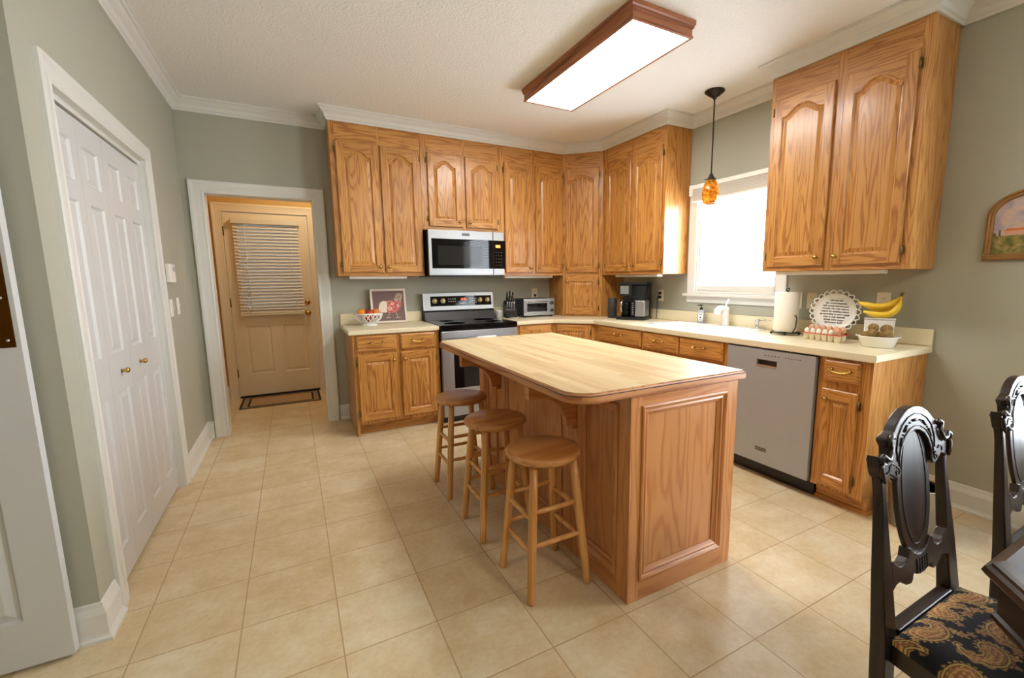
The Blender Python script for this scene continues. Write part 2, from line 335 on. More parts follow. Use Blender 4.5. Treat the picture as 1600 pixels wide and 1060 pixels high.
# ---------------------------------------------------------------- mesh builder
Z3 = Vector((0, 0, 1))
class MB:
    def __init__(s): s.v, s.f, s.m, s.g, s.sm, s.T = [], [], [], [], [], Matrix()
    def add(s, vs, fs, mat=0, grain=None, smooth=False):
        b = len(s.v)
        s.v += [s.T @ Vector(p) for p in vs]
        g = s.T.to_3x3() @ Vector(grain if grain else (0, 0, 1))
        for f in fs:
            s.f.append([b+i for i in f]); s.m.append(mat); s.g.append(g); s.sm.append(smooth)
        return s
    def box(s, a, b, mat=0, grain=None):
        x0, y0, z0 = (min(a[i], b[i]) for i in range(3)); x1, y1, z1 = (max(a[i], b[i]) for i in range(3))
        v = [(x0, y0, z0), (x1, y0, z0), (x1, y1, z0), (x0, y1, z0), (x0, y0, z1), (x1, y0, z1), (x1, y1, z1), (x0, y1, z1)]
        return s.add(v, [(3, 2, 1, 0), (4, 5, 6, 7), (0, 1, 5, 4), (1, 2, 6, 5), (2, 3, 7, 6), (3, 0, 4, 7)], mat, grain)
    def prism(s, poly, w0, w1, mat=0, grain=None, plane='uv', smooth=False, inset=0):
        """extrude a 2D outline; plane 'uv' = (x,y)->w is z of the local frame"""
        n = len(poly)
        mp = {'uv': lambda p, w: (p[0], p[1], w), 'xz': lambda p, w: (p[0], w, p[1]), 'yz': lambda p, w: (w, p[0], p[1])}[plane]
        v = [mp(p, w0) for p in poly]+[mp(p, w1) for p in poly]
        s.add(v, [tuple(range(n-1, -1, -1)), tuple(range(n, 2*n))], mat, grain)
        return s.add(v, [(i, (i+1) % n, n+(i+1) % n, n+i) for i in range(n)], mat, grain, smooth)
    def cyl(s, p0, p1, r0, r1=None, n=20, mat=0, smooth=True, grain=None):
        r1 = r0 if r1 is None else r1
        p0, p1 = Vector(p0), Vector(p1); d = (p1-p0).normalized()
        a = d.orthogonal().normalized(); b = d.cross(a)
        v = []
        for p, r in ((p0, r0), (p1, r1)):
            v += [p+(a*math.cos(2*math.pi*i/n)+b*math.sin(2*math.pi*i/n))*r for i in range(n)]
        g = grain or tuple(d)
        s.add(v, [(i, (i+1) % n, n+(i+1) % n, n+i) for i in range(n)], mat, g, smooth)
        return s.add(v, [tuple(range(n-1, -1, -1)), tuple(range(n, 2*n))], mat, g)
    def tube(s, pts, r, n=10, mat=0, closed=False, caps=True):
        pts = [Vector(p) for p in pts]; k = len(pts)
        rs = r if isinstance(r, (list, tuple)) else [r]*k
        v = []; a = None
        for i, p in enumerate(pts):
            if closed: d = pts[(i+1) % k]-pts[i-1]
            else: d = pts[min(i+1, k-1)]-pts[max(i-1, 0)]
            d = d.normalized() if d.length > 1e-9 else Z3
            a = d.orthogonal().normalized() if a is None else (a-d*a.dot(d)).normalized()
            b = d.cross(a)
            v += [p+(a*math.cos(2*math.pi*j/n)+b*math.sin(2*math.pi*j/n))*rs[i] for j in range(n)]
        fs = []
        for i in range(k if closed else k-1):
            q = (i+1) % k
            fs += [(i*n+j, i*n+(j+1) % n, q*n+(j+1) % n, q*n+j) for j in range(n)]
        s.add(v, fs, mat, None, True)
        if caps and not closed: s.add(v, [tuple(range(n-1, -1, -1)), tuple(range((k-1)*n, k*n))], mat)
        return s
    def lathe(s, prof, c=(0, 0, 0), n=32, mat=0, axis='z', smooth=True, grain=None):
        c = Vector(c); v = []
        for r, h in prof:
            for j in range(n):
                x, y = r*math.cos(2*math.pi*j/n), r*math.sin(2*math.pi*j/n)
                v.append(c+Vector({'z': (x, y, h), 'x': (h, x, y), 'y': (x, h, y)}[axis]))
        fs = []
        for i in range(len(prof)-1):
            fs += [(i*n+j, i*n+(j+1) % n, (i+1)*n+(j+1) % n, (i+1)*n+j) for j in range(n)]
        s.add(v, fs, mat, grain, smooth)
        if prof[0][0] > 1e-6: s.add(v, [tuple(range(n-1, -1, -1))], mat, grain)
        if prof[-1][0] > 1e-6: s.add(v, [tuple(range((len(prof)-1)*n, len(prof)*n))], mat, grain)
        return s
    def ball(s, c, r, mat=0, n=20, rot=None, taper=0):
        c = Vector(c); r = Vector(r if isinstance(r, (tuple, list)) else (r, r, r)); v = []; k = n//2
        rot = rot or Matrix.Identity(3)
        for i in range(k+1):
            t = math.pi*i/k
            for j in range(n):
                a = 2*math.pi*j/n; q = 1-taper*math.cos(t)
                v.append(c+rot @ Vector((r.x*q*math.sin(t)*math.cos(a), r.y*q*math.sin(t)*math.sin(a), r.z*math.cos(t))))
        fs = []
        for i in range(k): fs += [(i*n+j, i*n+(j+1) % n, (i+1)*n+(j+1) % n, (i+1)*n+j) for j in range(n)]
        return s.add(v, fs, mat, None, True)
    def sweep(s, path, prof, mat=0, closed=False, side=1, caps=True, grain_along=False, smooth=False):
        """path in the local uv plane; prof (offset to the left of travel * side, w)"""
        k = len(path); P = [Vector((p[0], p[1])) for p in path]; n = len(prof); v = []
        for i in range(k):
            e0 = (P[i]-P[i-1]).normalized() if (closed or i > 0) else None
            e1 = (P[(i+1) % k]-P[i]).normalized() if (closed or i < k-1) else None
            e0 = e0 or e1; e1 = e1 or e0
            n0, n1 = Vector((-e0.y, e0.x)), Vector((-e1.y, e1.x))
            mt = n0+n1; mt = mt/ max(.2, mt.dot(n0)) if mt.length > 1e-6 else n0
            for d, w in prof:
                q = P[i]+mt*d*side; v.append((q.x, q.y, w))
        for i in range(k if closed else k-1):
            q = (i+1) % k
            g = (P[q]-P[i]).normalized()
            s.add(v, [], mat)
            base = len(s.v)-len(v)
            gg = s.T.to_3x3() @ Vector((g.x, g.y, 0))
            for j in range(n):
                jj = (j+1) % n
                s.f.append([base+i*n+j, base+i*n+jj, base+q*n+jj, base+q*n+j]); s.m.append(mat); s.g.append(gg); s.sm.append(smooth)
        if caps and not closed: s.add(v, [tuple(range(n-1, -1, -1)), tuple(range((k-1)*n, k*n))], mat)
        return s

def frame(o, N):
    """local frame: u to the viewer's right along a vertical face, v up, w outward (N)"""
    N = Vector(N).normalized(); U = Z3.cross(N)
    U = Vector((-N.y, N.x, 0))
    m = Matrix((U, Z3, N)).transposed().to_4x4(); m.translation = Vector(o)
    return m

ORG = {}
def obj(name, mb, mats, parent=None, bevel=0, seg=2, label=None, org=None, kind=None, solid=0):
    mats = mats if isinstance(mats, (list, tuple)) else [mats]
    o0 = ORG[parent.name] if parent else Vector(org or (0, 0, 0))
    me = bpy.data.meshes.new(name)
    me.from_pydata([tuple(v-o0) for v in mb.v], [], mb.f)
    for m in mats: me.materials.append(M[m] if isinstance(m, str) else m)
    me.polygons.foreach_set('material_index', mb.m)
    me.polygons.foreach_set('use_smooth', mb.sm)
    bm = bmesh.new(); bm.from_mesh(me)
    lay = bm.faces.layers.float_vector.new('g')
    bm.faces.ensure_lookup_table()
    for i, f in enumerate(bm.faces): f[lay] = mb.g[i]
    bmesh.ops.remove_doubles(bm, verts=bm.verts, dist=1e-5)
    loose = [v for v in bm.verts if not v.link_faces]
    bmesh.ops.delete(bm, geom=loose, context='VERTS')
    bmesh.ops.recalc_face_normals(bm, faces=bm.faces)
    uvl = bm.loops.layers.uv.new('grain')
    for f in bm.faces:
        n = f.normal; g = Vector(f[lay])
        if g.length < 1e-6: g = Z3.copy()
        g.normalize()
        if abs(n.dot(g)) > .85: g = Vector((1, 0, 0)) if abs(n.x) < .7 else Vector((0, 1, 0))
        c = n.cross(g)
        for l in f.loops: l[uvl].uv = (l.vert.co.dot(g), l.vert.co.dot(c))
    bm.faces.layers.float_vector.remove(lay)
    bm.to_mesh(me); bm.free()
    o = bpy.data.objects.new(name, me); COL.objects.link(o)
    if parent: o.parent = parent
    else: o.location = o0
    ORG[o.name] = o0
    if bevel:
        b = o.modifiers.new('edge', 'BEVEL'); b.width = bevel; b.segments = seg; b.limit_method = 'ANGLE'; b.angle_limit = R_(40)
    if label: o['label'] = label
    if kind: o['kind'] = kind
    return o

def tag(o, label, cat, group=None):
    o['label'] = label; o['category'] = cat
    if group: o['group'] = group
    return o
def thing(name, label, cat, loc, group=None):
    o = bpy.data.objects.new(name, None); COL.objects.link(o); o.location = loc; o.empty_display_size = .05
    ORG[o.name] = Vector(loc)
    return tag(o, label, cat, group)
def dup(root, loc, label, rotz=0):
    r = root.copy(); COL.objects.link(r); r.location = loc; r.rotation_euler = (0, 0, rotz); r['label'] = label
    for ch in list(root.children):
        c = ch.copy(); COL.objects.link(c); c.parent = r
        for g in list(ch.children):
            d = g.copy(); COL.objects.link(d); d.parent = c
    return r
def struct(name, mb, mats, label=None, bevel=0, **k):
    return obj(name, mb, mats, bevel=bevel, kind='structure', label=label, **k)

def offset(poly, d):
    n = len(poly); out = []
    for i in range(n):
        p, a, b = Vector(poly[i]), Vector(poly[i-1]), Vector(poly[(i+1) % n])
        e0, e1 = (p-a).normalized(), (b-p).normalized()
        n0, n1 = Vector((-e0.y, e0.x)), Vector((-e1.y, e1.x))
        m = n0+n1; m = m/max(.25, m.dot(n0))
        q = p+m*d; out.append((q.x, q.y))
    return out
def arc(cx, cy, r, a0, a1, n=8, ry=None):
    ry = ry or r
    return [(cx+r*math.cos(R_(a0+(a1-a0)*i/n)), cy+ry*math.sin(R_(a0+(a1-a0)*i/n))) for i in range(n+1)]

# text turned into mesh part
def text(s, size, T, mat, parent, name='lettering', shear=0, depth=.0006, align='CENTER', extra=0, space=1.0):
    cu = bpy.data.curves.new('t', 'FONT'); cu.body = s; cu.size = size; cu.align_x = align; cu.align_y = 'CENTER'; cu.extrude = depth
    cu.shear = shear; cu.space_line = space; cu.offset = extra
    t = bpy.data.objects.new('t', cu); COL.objects.link(t)
    dg = bpy.context.evaluated_depsgraph_get(); dg.update()
    me = bpy.data.meshes.new_from_object(t.evaluated_get(dg))
    bpy.data.objects.remove(t)
    me.name = name; me.materials.clear(); me.materials.append(M[mat])
    me.transform(Matrix.Translation(-ORG[parent.name]) @ T)
    o = bpy.data.objects.new(name, me); COL.objects.link(o); o.parent = parent; ORG[o.name] = ORG[parent.name]
    return o

# ---------------------------------------------------------------- room shell
XL, H = -3.962, 2.735
WT = .13
fl = MB(); fl.box((-6.2, -8.1, -.05), (.1, 1.6, 0)); struct('floor', fl, 'tile')
ce = MB(); ce.box((-6.2, -8.1, H), (.14, .13, H+.06)); struct('ceiling', ce, 'ceil')
# hall door opening in the back wall: x -3.835..-3.02, z 0..2.035
DX0, DX1, DZ = -3.815, -3.04, 2.03
wb = MB()
wb.box((XL, 0, 0), (DX0-.02, WT, H)); wb.box((DX1+.02, 0, 0), (.14, WT, H)); wb.box((DX0-.02, 0, DZ+.02), (DX1+.02, WT, H))
struct('wall_back', wb, 'sage')
# right wall with the sink window and the dining window
WY0, WY1, WZ0, WZ1 = -2.44, -1.632, 1.185, 2.05
V0, V1, VZ0, VZ1 = -5.5, -4.0, .5, 2.2
wr = MB()
for y0, y1, z0, z1 in ((-8.1, V0, 0, H), (V0, V1, 0, VZ0), (V0, V1, VZ1, H), (V1, WY0, 0, H), (WY0, WY1, 0, WZ0), (WY0, WY1, WZ1, H), (WY1, 0, 0, H)):
    wr.box((0, y0, z0), (.14, y1, z1))
struct('wall_right', wr, 'sage')
# left wall with closet opening
BY0, BY1, BZ = -2.235, -1.035, 2.03
wl = MB()
wl.box((XL-WT, BY1+.02, 0), (XL, .13, H)); wl.box((XL-WT, -2.47, 0), (XL, BY0-.02, H)); wl.box((XL-WT, BY0-.02, BZ+.02), (XL, BY1+.02, H))
struct('wall_left', wl, 'sage')
wd = MB(); wd.box((-6.2, -2.47, 0), (XL-WT, -2.35, H)); struct('wall_dining', wd, 'sage')
wf = MB()
wf.box((-6.2, -8.23, 0), (.14, -8.1, H))
struct('wall_front', wf, 'sage')
wo = MB(); wo.box((-6.3, -8.23, 0), (-6.2, -2.35, H)); struct('wall_outer', wo, 'sage')
# closet behind the folding doors
wc = MB(); wc.box((XL-.75, -2.34, 0), (XL-.70, -.9, H)); wc.box((XL-.7, -.93, 0), (XL-WT, -.88, H)); struct('wall_closet', wc, 'sage')
# hall
HX0, HX1, HY = -4.02, -1.9, 1.46
wh = MB(); wh.box((HX0-.1, WT, 0), (HX0, HY+.1, H)); struct('wall_hall_left', wh, 'tan')
wh = MB(); wh.box((HX1, WT, 0), (HX1+.1, HY+.1, H)); struct('wall_hall_right', wh, 'tan')
wh = MB()
HD0, HD1, HDZ = -3.862, -3.036, 2.08
wh.box((HX0, HY, 0), (HD0-.02, HY+.1, H)); wh.box((HD1+.02, HY, 0), (HX1, HY+.1, H)); wh.box((HD0-.02, HY, HDZ+.02), (HD1+.02, HY+.1, H))
struct('wall_hall_back', wh, 'tan')
wh = MB(); wh.box((XL, WT, 0), (DX0-.02, WT+.006, H)); wh.box((DX1+.02, WT, 0), (HX1, WT+.006, H)); wh.box((DX0-.02, WT, DZ+.02), (DX1+.02, WT+.006, H))
struct('wall_hall_front', wh, 'tan')
wh = MB(); wh.box((HX0-.1, WT, H), (HX1+.1, HY+.1, H+.06)); struct('ceiling_hall', wh, 'ceil')
wp = MB(); wp.box((-6.0, 3.6, -.1), (-.9, 3.7, 2.9)); wp.box((-6.0, 1.57, 2.75), (-.9, 3.6, 2.85)); wp.box((-6.1, 1.57, -.1), (-6.0, 3.6, 2.9)); wp.box((-.9, 1.57, -.1), (-.8, 3.6, 2.84)); wp.box((-6.0, 1.57, -.1), (-.9, 3.6, -.05)); wp.box((-5.5, 1.57, -.1), (-4.12, 1.63, 2.85)); wp.box((-1.8, 1.57, -.1), (-.9, 1.63, 2.85)); wp.box((-4.12, 1.57, H), (-1.8, 1.63, 2.85)); struct('wall_sky_block', wp, 'sky_block')  # unseen shell added outside the hall door to keep the sky off its blind
# hall ceiling lamp: opal dome, warm bulb
hl = thing('dome_light', 'opal dome light on the hall ceiling', 'light', (-3.0, .75, H))
b = MB(); b.lathe([(.16, 0), (.16, -.02), (.15, -.025)], (-3.0, .75, H)); obj('base', b, 'brass', hl)
b = MB(); b.lathe([(.145, -.025), (.13, -.07), (.08, -.105), (.001, -.115)], (-3.0, .75, H)); obj('lamp_shade', b, emit('warm_opal_glass', (1, .80, .52, 1), 25), hl)

# unseen ceiling lamp added behind the camera as warm fill light
dl = thing('dome_light', 'unseen opal dome light added as fill on the dining room ceiling', 'light', (-1.6, -6.0, H))
b = MB(); b.lathe([(.24, 0), (.24, -.02), (.22, -.03)], (-1.6, -6.0, H)); obj('base', b, 'brass', dl)
b = MB(); b.lathe([(.215, -.03), (.2, -.08), (.13, -.13), (.001, -.15)], (-1.6, -6.0, H)); obj('lamp_shade', b, emit('fill_lamp_glass', (1, .86, .68, 1), 42), dl)

# ---- trim: crown, baseboards
CROWN = [(0, -.095), (.012, -.095), (.016, -.082), (.024, -.074), (.03, -.05), (.052, -.03), (.062, -.016), (.074, -.012), (.074, 0), (0, 0)]
def crown(n, path, side=1):
    b = MB(); b.sweep(path, [(d, H+w) for d, w in CROWN], side=side); struct('trim_%d' % n, b, 'trim')
FY, FX = -.302, -.302
crown(1, [(XL, -2.4698), (XL, 0), (-2.889, 0)], side=-1)
crown(2, [(-2.889, 0), (-2.889, FY), (-.61, FY), (FX, -.61), (FX, -1.53), (0, -1.53)], side=-1)
crown(3, [(0, -1.53), (0, -2.513)], side=-1)
crown(4, [(0, -2.513), (FX, -2.513), (FX, -3.392), (0, -3.392)], side=-1)
crown(5, [(0, -3.392), (0, -8.1)], side=-1)
BASE = [(0, 0), (.028, 0), (.028, .012), (.02, .02), (.016, .03), (.016, .105), (.012, .118), (.008, .128), (.006, .145), (0, .148)]
def baseb(name, path, side=-1):
    b = MB(); b.sweep(path, BASE, side=side); struct('baseboard_'+name, b, 'trim')
baseb('left', [(XL, -.945), (XL, 0), (-3.92, 0)])
baseb('corner', [(-4.9, -2.47), (XL, -2.47), (XL, -2.326)])
baseb('back', [(-2.935, 0), (-2.85, 0)])
baseb('right', [(0, -3.413), (0, -8.1)])
baseb('hall', [(HX0, .2), (HX0, HY), (-3.955, HY)])

# ---- casings
CAS = [(0, 0), (0, .012), (.008, .015), (.02, .013), (.055, .017), (.075, .022), (.088, .022), (.092, .016), (.092, 0)]
def casing(name, T, u0, u1, v1, width=.1, mat='trim', v0=0):
    b = MB(); b.T = T; k = width/.092
    b.sweep([(u0, v0), (u0, v1), (u1, v1), (u1, v0)], [(d*k, w) for d, w in CAS], mat=0)
    return struct(name, b, mat)
casing('trim_6', frame((0, 0, 0), (0, -1, 0)), DX0, DX1, DZ, .1)
casing('trim_7', frame((XL, 0, 0), (1, 0, 0)), BY0, BY1, BZ, .088)
jb = MB(); jb.box((DX0-.02, -.001, 0), (DX0, WT+.007, DZ+.02)); jb.box((DX1, -.001, 0), (DX1+.02, WT+.007, DZ+.02)); jb.box((DX0, -.001, DZ), (DX1, WT+.007, DZ+.02)); struct('trim_8', jb, 'trim')
jb = MB(); jb.box((XL-WT, BY0-.02, 0), (XL+.001, BY0, BZ+.02)); jb.box((XL-WT, BY1, 0), (XL+.001, BY1+.02, BZ+.02)); jb.box((XL-WT, BY0, BZ), (XL+.001, BY1, BZ+.02))
jb.box((XL-.06, BY0, BZ-.022), (XL-.02, BY1, BZ)); struct('trim_9', jb, 'trim')
casing('trim_10', frame((0, HY, 0), (0, -1, 0)), HD0, HD1, HDZ, .09, 'hall_door_paint')
jb = MB(); jb.box((HD0-.02, HY-.001, 0), (HD0, HY+.1, HDZ+.02)); jb.box((HD1, HY-.001, 0), (HD1+.02, HY+.1, HDZ+.02)); jb.box((HD0, HY-.001, HDZ), (HD1, HY+.1, HDZ+.02)); struct('trim_11', jb, 'hall_door_paint')

# ---- panel doors: raised moulded panels set in slabs
def slab(b, w, h, th, panels, mat=0, hole=None):
    """front face w=0 with recessed/raised panels; back at -th. hole (u0,v0,u1,v1)"""
    us = sorted({0, w} | {p[0] for p in panels} | {p[2] for p in panels} | ({hole[0], hole[2]} if hole else set()))
    vs = sorted({0, h} | {p[1] for p in panels} | {p[3] for p in panels} | ({hole[1], hole[3]} if hole else set()))
    def inside(u, v, r): return r[0] < u < r[2] and r[1] < v < r[3]
    for i in range(len(us)-1):
        for j in range(len(vs)-1):
            u, v = (us[i]+us[i+1])/2, (vs[j]+vs[j+1])/2
            if hole and inside(u, v, hole): continue
            q = [(us[i], vs[j]), (us[i+1], vs[j]), (us[i+1], vs[j+1]), (us[i], vs[j+1])]
            b.add([(x, y, -th) for x, y in q], [(3, 2, 1, 0)], mat)
            if any(inside(u, v, p) for p in panels): continue
            b.add([(x, y, 0) for x, y in q], [(0, 1, 2, 3)], mat)
    for q in ([(0, 0), (w, 0)], [(w, 0), (w, h)], [(w, h), (0, h)], [(0, h), (0, 0)]):
        b.add([(*q[0], 0), (*q[1], 0), (*q[1], -th), (*q[0], -th)], [(0, 1, 2, 3)], mat)
    if hole:
        c = [(hole[0], hole[1]), (hole[2], hole[1]), (hole[2], hole[3]), (hole[0], hole[3])]
        for i in range(4): b.add([(*c[i], 0), (*c[(i+1) % 4], 0), (*c[(i+1) % 4], -th), (*c[i], -th)], [(0, 1, 2, 3)], mat)
    for u0, v0, u1, v1 in panels:
        o = [(u0, v0), (u1, v0), (u1, v1), (u0, v1)]
        rings = [(0, 0), (.008, -.009), (.016, -.009), (.038, -.002)]
        pts = [(offset(o, d), w_) for d, w_ in rings]
        for (a, wa), (c, wc_) in zip(pts, pts[1:]):
            for i in range(4): b.add([(*a[i], wa), (*a[(i+1) % 4], wa), (*c[(i+1) % 4], wc_), (*c[i], wc_)], [(0, 1, 2, 3)], mat)
        b.add([(*p, pts[-1][1]) for p in pts[-1][0]], [(0, 1, 2, 3)], mat)

# folding closet door: four leaves, each with two panels
d2 = bpy.data.objects.new('door_2', None); COL.objects.link(d2); d2.location = (XL-.03, BY0, 0); ORG['door_2'] = Vector(d2.location); d2['kind'] = 'structure'
d2['label'] = 'white four-leaf folding closet door'
lw = (BY1-BY0-.012)/4
for i in range(4):
    b = MB(); b.T = frame((XL-.03, BY0+.003+i*(lw+.002), .015), (1, 0, 0))
    hh = BZ-.045
    a = .065; px = lw
    slab(b, lw, hh, .032, [(a, .175, lw/2-.012, .80), (lw/2+.012, .175, lw-a, .80)] if False else [(a, .14, lw-a, .80), (a, .98, lw-a, 1.64), (a, 1.72, lw-a, hh-.1)])
    lf = obj('door_leaf', b, 'door_paint', d2)
    if i in (1, 2):
        k = MB(); u = lw*.5
        y = BY0+.003+i*(lw+.002)+lw*.5; k.lathe([(.009, 0), (.006, .01), (.012, .017), (.0135, .024), (.009, .030), (.001, .031)], (XL-.03, y, .905), axis='x', n=20); obj('knob', k, 'brass', lf)

# hall door with half light
d1 = bpy.data.objects.new('door_1', None); COL.objects.link(d1); d1.location = (HD0, HY, 0); ORG['door_1'] = Vector(d1.location); d1['kind'] = 'structure'
d1['label'] = 'cream hall door with a blind over its window'
b = MB(); T1 = frame((HD0+.004, HY-.004, .02), (0, -1, 0)); b.T = T1
dw, dh = HD1-HD0-.008, HDZ-.03
slab(b, dw, dh, .042, [(.115, .25, .36, .80), (.475, .25, .72, .80)], hole=(.12, .99, .70, 1.93)); obj('slab', b, 'hall_door_paint', d1)
b = MB(); b.T = T1; b.box((.12, .99, -.03), (.70, 1.93, -.024)); obj('pane', b, 'glass', d1)
b = MB(); b.T = T1; b.sweep([(.12, .99), (.70, .99), (.70, 1.93), (.12, 1.93)], [(0, 0), (0, .012), (-.03, .012), (-.03, 0)], closed=True); obj('glazing_frame', b, 'hall_door_paint', d1)
for z in (.22, 1.02, 1.8):
    b = MB(); b.T = T1; b.box((-.006, z, .001), (.006, z+.1, .008)); b.cyl((0, z, .008), (0, z+.1, .008), .006); obj('hinge', b, 'old_brass', d1)
for z, nm in ((1.055, 'deadbolt'), (.93, 'knob')):
    b = MB(); b.T = T1; b.lathe([(.03, .0), (.03, .008), (.024, .014), (.012, .018)] + ([(.001, .02)] if nm == 'deadbolt' else [(.011, .035), (.022, .042), (.027, .055), (.022, .068), (.001, .072)]), (dw-.06, z, 0), n=24); obj(nm, b, 'brass', d1)
b = MB(); b.T = T1; b.box((0, -.02, -.03), (dw, .0, .02)); obj('sweep', b, 'mat_dark', d1)
bl = thing('mini_blind', 'white mini blind covering the window of the hall door', 'blind', (-3.455, HY-.03, .93))
b = MB(); b.box((-3.785, HY-.068, 1.952), (-3.125, HY-.018, 2.005)); obj('headrail', b, 'blind', bl, .003)
b = MB()
for i in range(27):
    z = .985+i*.036; y = HY-.043; dy, dz = .0185*math.cos(R_(52)), .0185*math.sin(R_(52))
    b.add([(-3.77, y-dy, z-dz), (-3.14, y-dy, z-dz), (-3.14, y+dy, z+dz), (-3.77, y+dy, z+dz)], [(0, 1, 2, 3)])
obj('slats', b, 'blind', bl)
b = MB(); b.box((-3.772, HY-.056, .94), (-3.138, HY-.03, .965)); obj('bottom_rail', b, 'blind', bl, .003)
for x in (-3.69, -3.22):
    b = MB(); b.tube([(x, HY-.058, .95), (x, HY-.058, 1.955)], .0015, 6); obj('cord', b, 'white', bl)
b = MB(); b.tube([(-3.66, HY-.07, 1.0), (-3.66, HY-.07, 1.955)], .003, 6); obj('wand', b, 'white', bl)

# swing door parked against the dining wall
d3 = bpy.data.objects.new('door_3', None); COL.objects.link(d3); d3.location = (-4.8, -2.53, 0); ORG['door_3'] = Vector(d3.location); d3['kind'] = 'structure'
d3['label'] = 'white panel door with a brown brass push plate'
b = MB(); b.T = frame((-4.79, -2.535, .012), (0, -1, 0))
slab(b, .765, 2.02, .036, [(.11, .17, .335, .80), (.43, .17, .655, .80), (.11, 1.62, .335, 1.9), (.43, 1.62, .655, 1.9), (.11, .93, .335, 1.54), (.43, .93, .655, 1.54)]); obj('slab', b, 'door_paint', d3, .0015)
b = MB(); b.box((-4.15, -2.535, 1.117), (-4.036, -2.5375, 1.49)); pp = obj('push_plate', b, 'push_brass', d3, .0008)
b = MB()
for x, z in ((-4.053, 1.14), (-4.053, 1.275), (-4.053, 1.44), (-4.133, 1.14), (-4.133, 1.275), (-4.133, 1.44)):
    b.lathe([(.005, 0), (.005, -.0012), (.001, -.0025)], (x, -2.5375, z), axis='y', n=12)
obj('screw', b, 'chrome', pp)

# ---- windows
def window(n, y0, y1, z0, z1, x=0, label=None, mid=True):
    r = bpy.data.objects.new('window_%d' % n, None); COL.objects.link(r); r.location = (x, (y0+y1)/2, z0); ORG[r.name] = Vector(r.location); r['kind'] = 'structure'
    if label: r['label'] = label
    T = frame((x, y1, z0), (-1, 0, 0)); w, h = y1-y0, z1-z0
    b = MB(); b.T = T
    for a, c in (((0, 0), (.022, h)), ((w-.022, 0), (w, h)), ((.022, h-.022), (w-.022, h)), ((.022, 0), (w-.022, .022))): b.box((*a, -.139), (*c, -.001))
    obj('jamb', b, 'trim', r)
    def sash(nm, v0, v1, d, sw=.038 if mid else .012):
        b = MB(); b.T = T
        b.box((.0225, v0, d-.035), (.022+sw, v1, d)); b.box((w-.022-sw, v0, d-.035), (w-.0225, v1, d)); b.box((.022+sw, v0, d-.035), (w-.022-sw, v0+.045, d)); b.box((.022+sw, v1-.036, d-.035), (w-.022-sw, v1, d))
        s_ = obj(nm, b, 'trim', r, .003)
        p = MB(); p.T = T; p.box((.02+sw, v0+.04, d-.02), (w-.02-sw, v1-.034, d-.016)); obj('pane', p, 'glass', s_)
    if mid: sash('lower_sash', .024, h*.5+.018, -.05); sash('upper_sash', h*.5-.018, h-.024, -.09)
    else: sash('sash', .024, h-.024, -.012)
    return r, T, w, h
r, T, w, h = window(1, WY0, WY1, WZ0, WZ1, mid=False, label='white framed window above the sink')
b = MB(); b.T = T; b.sweep([(.004, -.012), (.004, h-.004), (w-.004, h-.004), (w-.004, -.012)], [(0, 0), (0, .017), (.078, .022), (.083, .018), (.083, 0)]); obj('casing', b, 'trim', r)
b = MB(); b.T = T; b.box((-.11, -.026, -.04), (w+.11, -.004, .045)); b.sweep([(-.085, 0), (w+.085, 0)], [(-.026, 0), (-.026, .022), (-.05, .018), (-.075, .014), (-.085, .012), (-.085, 0)]); obj('stool', b, 'trim', r, .002)
rb = thing('raised_blind', 'white blind stacked up at the top of the sink window', 'blind', (-.05, -2.036, 2.03))
b = MB(); b.T = T; b.box((-.02, h+.05, .024), (w+.02, h+.086, .066)); obj('headrail', b, 'white', rb, .003)
b = MB(); b.T = T
for i in range(11): b.box((-.015, h-.044+i*.0084, .026), (w+.015, h-.040+i*.0084, .068))
b.box((-.015, h-.062, .026), (w+.015, h-.047, .068)); obj('slats', b, 'white', rb, .001)
for u in (-.06, w+.021):
    b = MB(); b.T = T; b.box((u, h-.002, .0235), (u+.039, h+.09, .06)); obj('bracket', b, 'white', rb, .002)

r, T, w, h = window(2, V0, V1, VZ0, VZ1, label='dining window on the right wall')
b = MB(); b.T = T; b.sweep([(0, 0), (0, h), (w, h), (w, 0)], CAS, closed=True); obj('casing', b, 'trim', r)
nb = thing('venetian_blind', 'open venetian blind on the dining window', 'blind', (-.02, -4.75, VZ0))
b = MB(); b.T = T; b.box((.03, h-.07, -.045), (w-.03, h-.025, -.003)); obj('headrail', b, 'grey_blind', nb)
b = MB(); b.T = T
for i in range(34): b.box((.035, .05+i*.0475, -.046), (w-.035, .0525+i*.0475, -.002))
obj('slats', b, 'grey_blind', nb)
# ---------------------------------------------------------------- cabinets
def knob(T, u, v, w, parent):
    b = MB(); b.T = T; b.lathe([(.0075, 0), (.0055, .010), (.013, .017), (.0155, .024), (.011, .031), (.001, .033)], (u, v, w), n=18); obj('knob', b, 'brass', parent)
def pull(T, u, v, w, parent):
    b = MB(); b.T = T
    for sx in (-1, 1): b.lathe([(.009, 0), (.007, .006), (.005, .02)], (u+sx*.047, v+.006, w), n=12)
    pts = [(u+.056*math.cos(R_(180-12*i)), v+.010-.020*math.sin(R_(12*i)), w+.020+.006*math.sin(R_(12*i))) for i in range(16)]
    b.tube(pts, [.0035+.0018*math.sin(R_(12*i)) for i in range(16)], 10)
    obj('handle', b, 'brass', parent)
def hinge(T, u, v, w, parent):
    b = MB(); b.T = T; b.box((u-.006, v-.022, w-.012), (u+.006, v+.022, w+.002)); b.cyl((u, v-.026, w+.002), (u, v+.026, w+.002), .0045, n=10); obj('hinge', b, 'old_brass', parent)

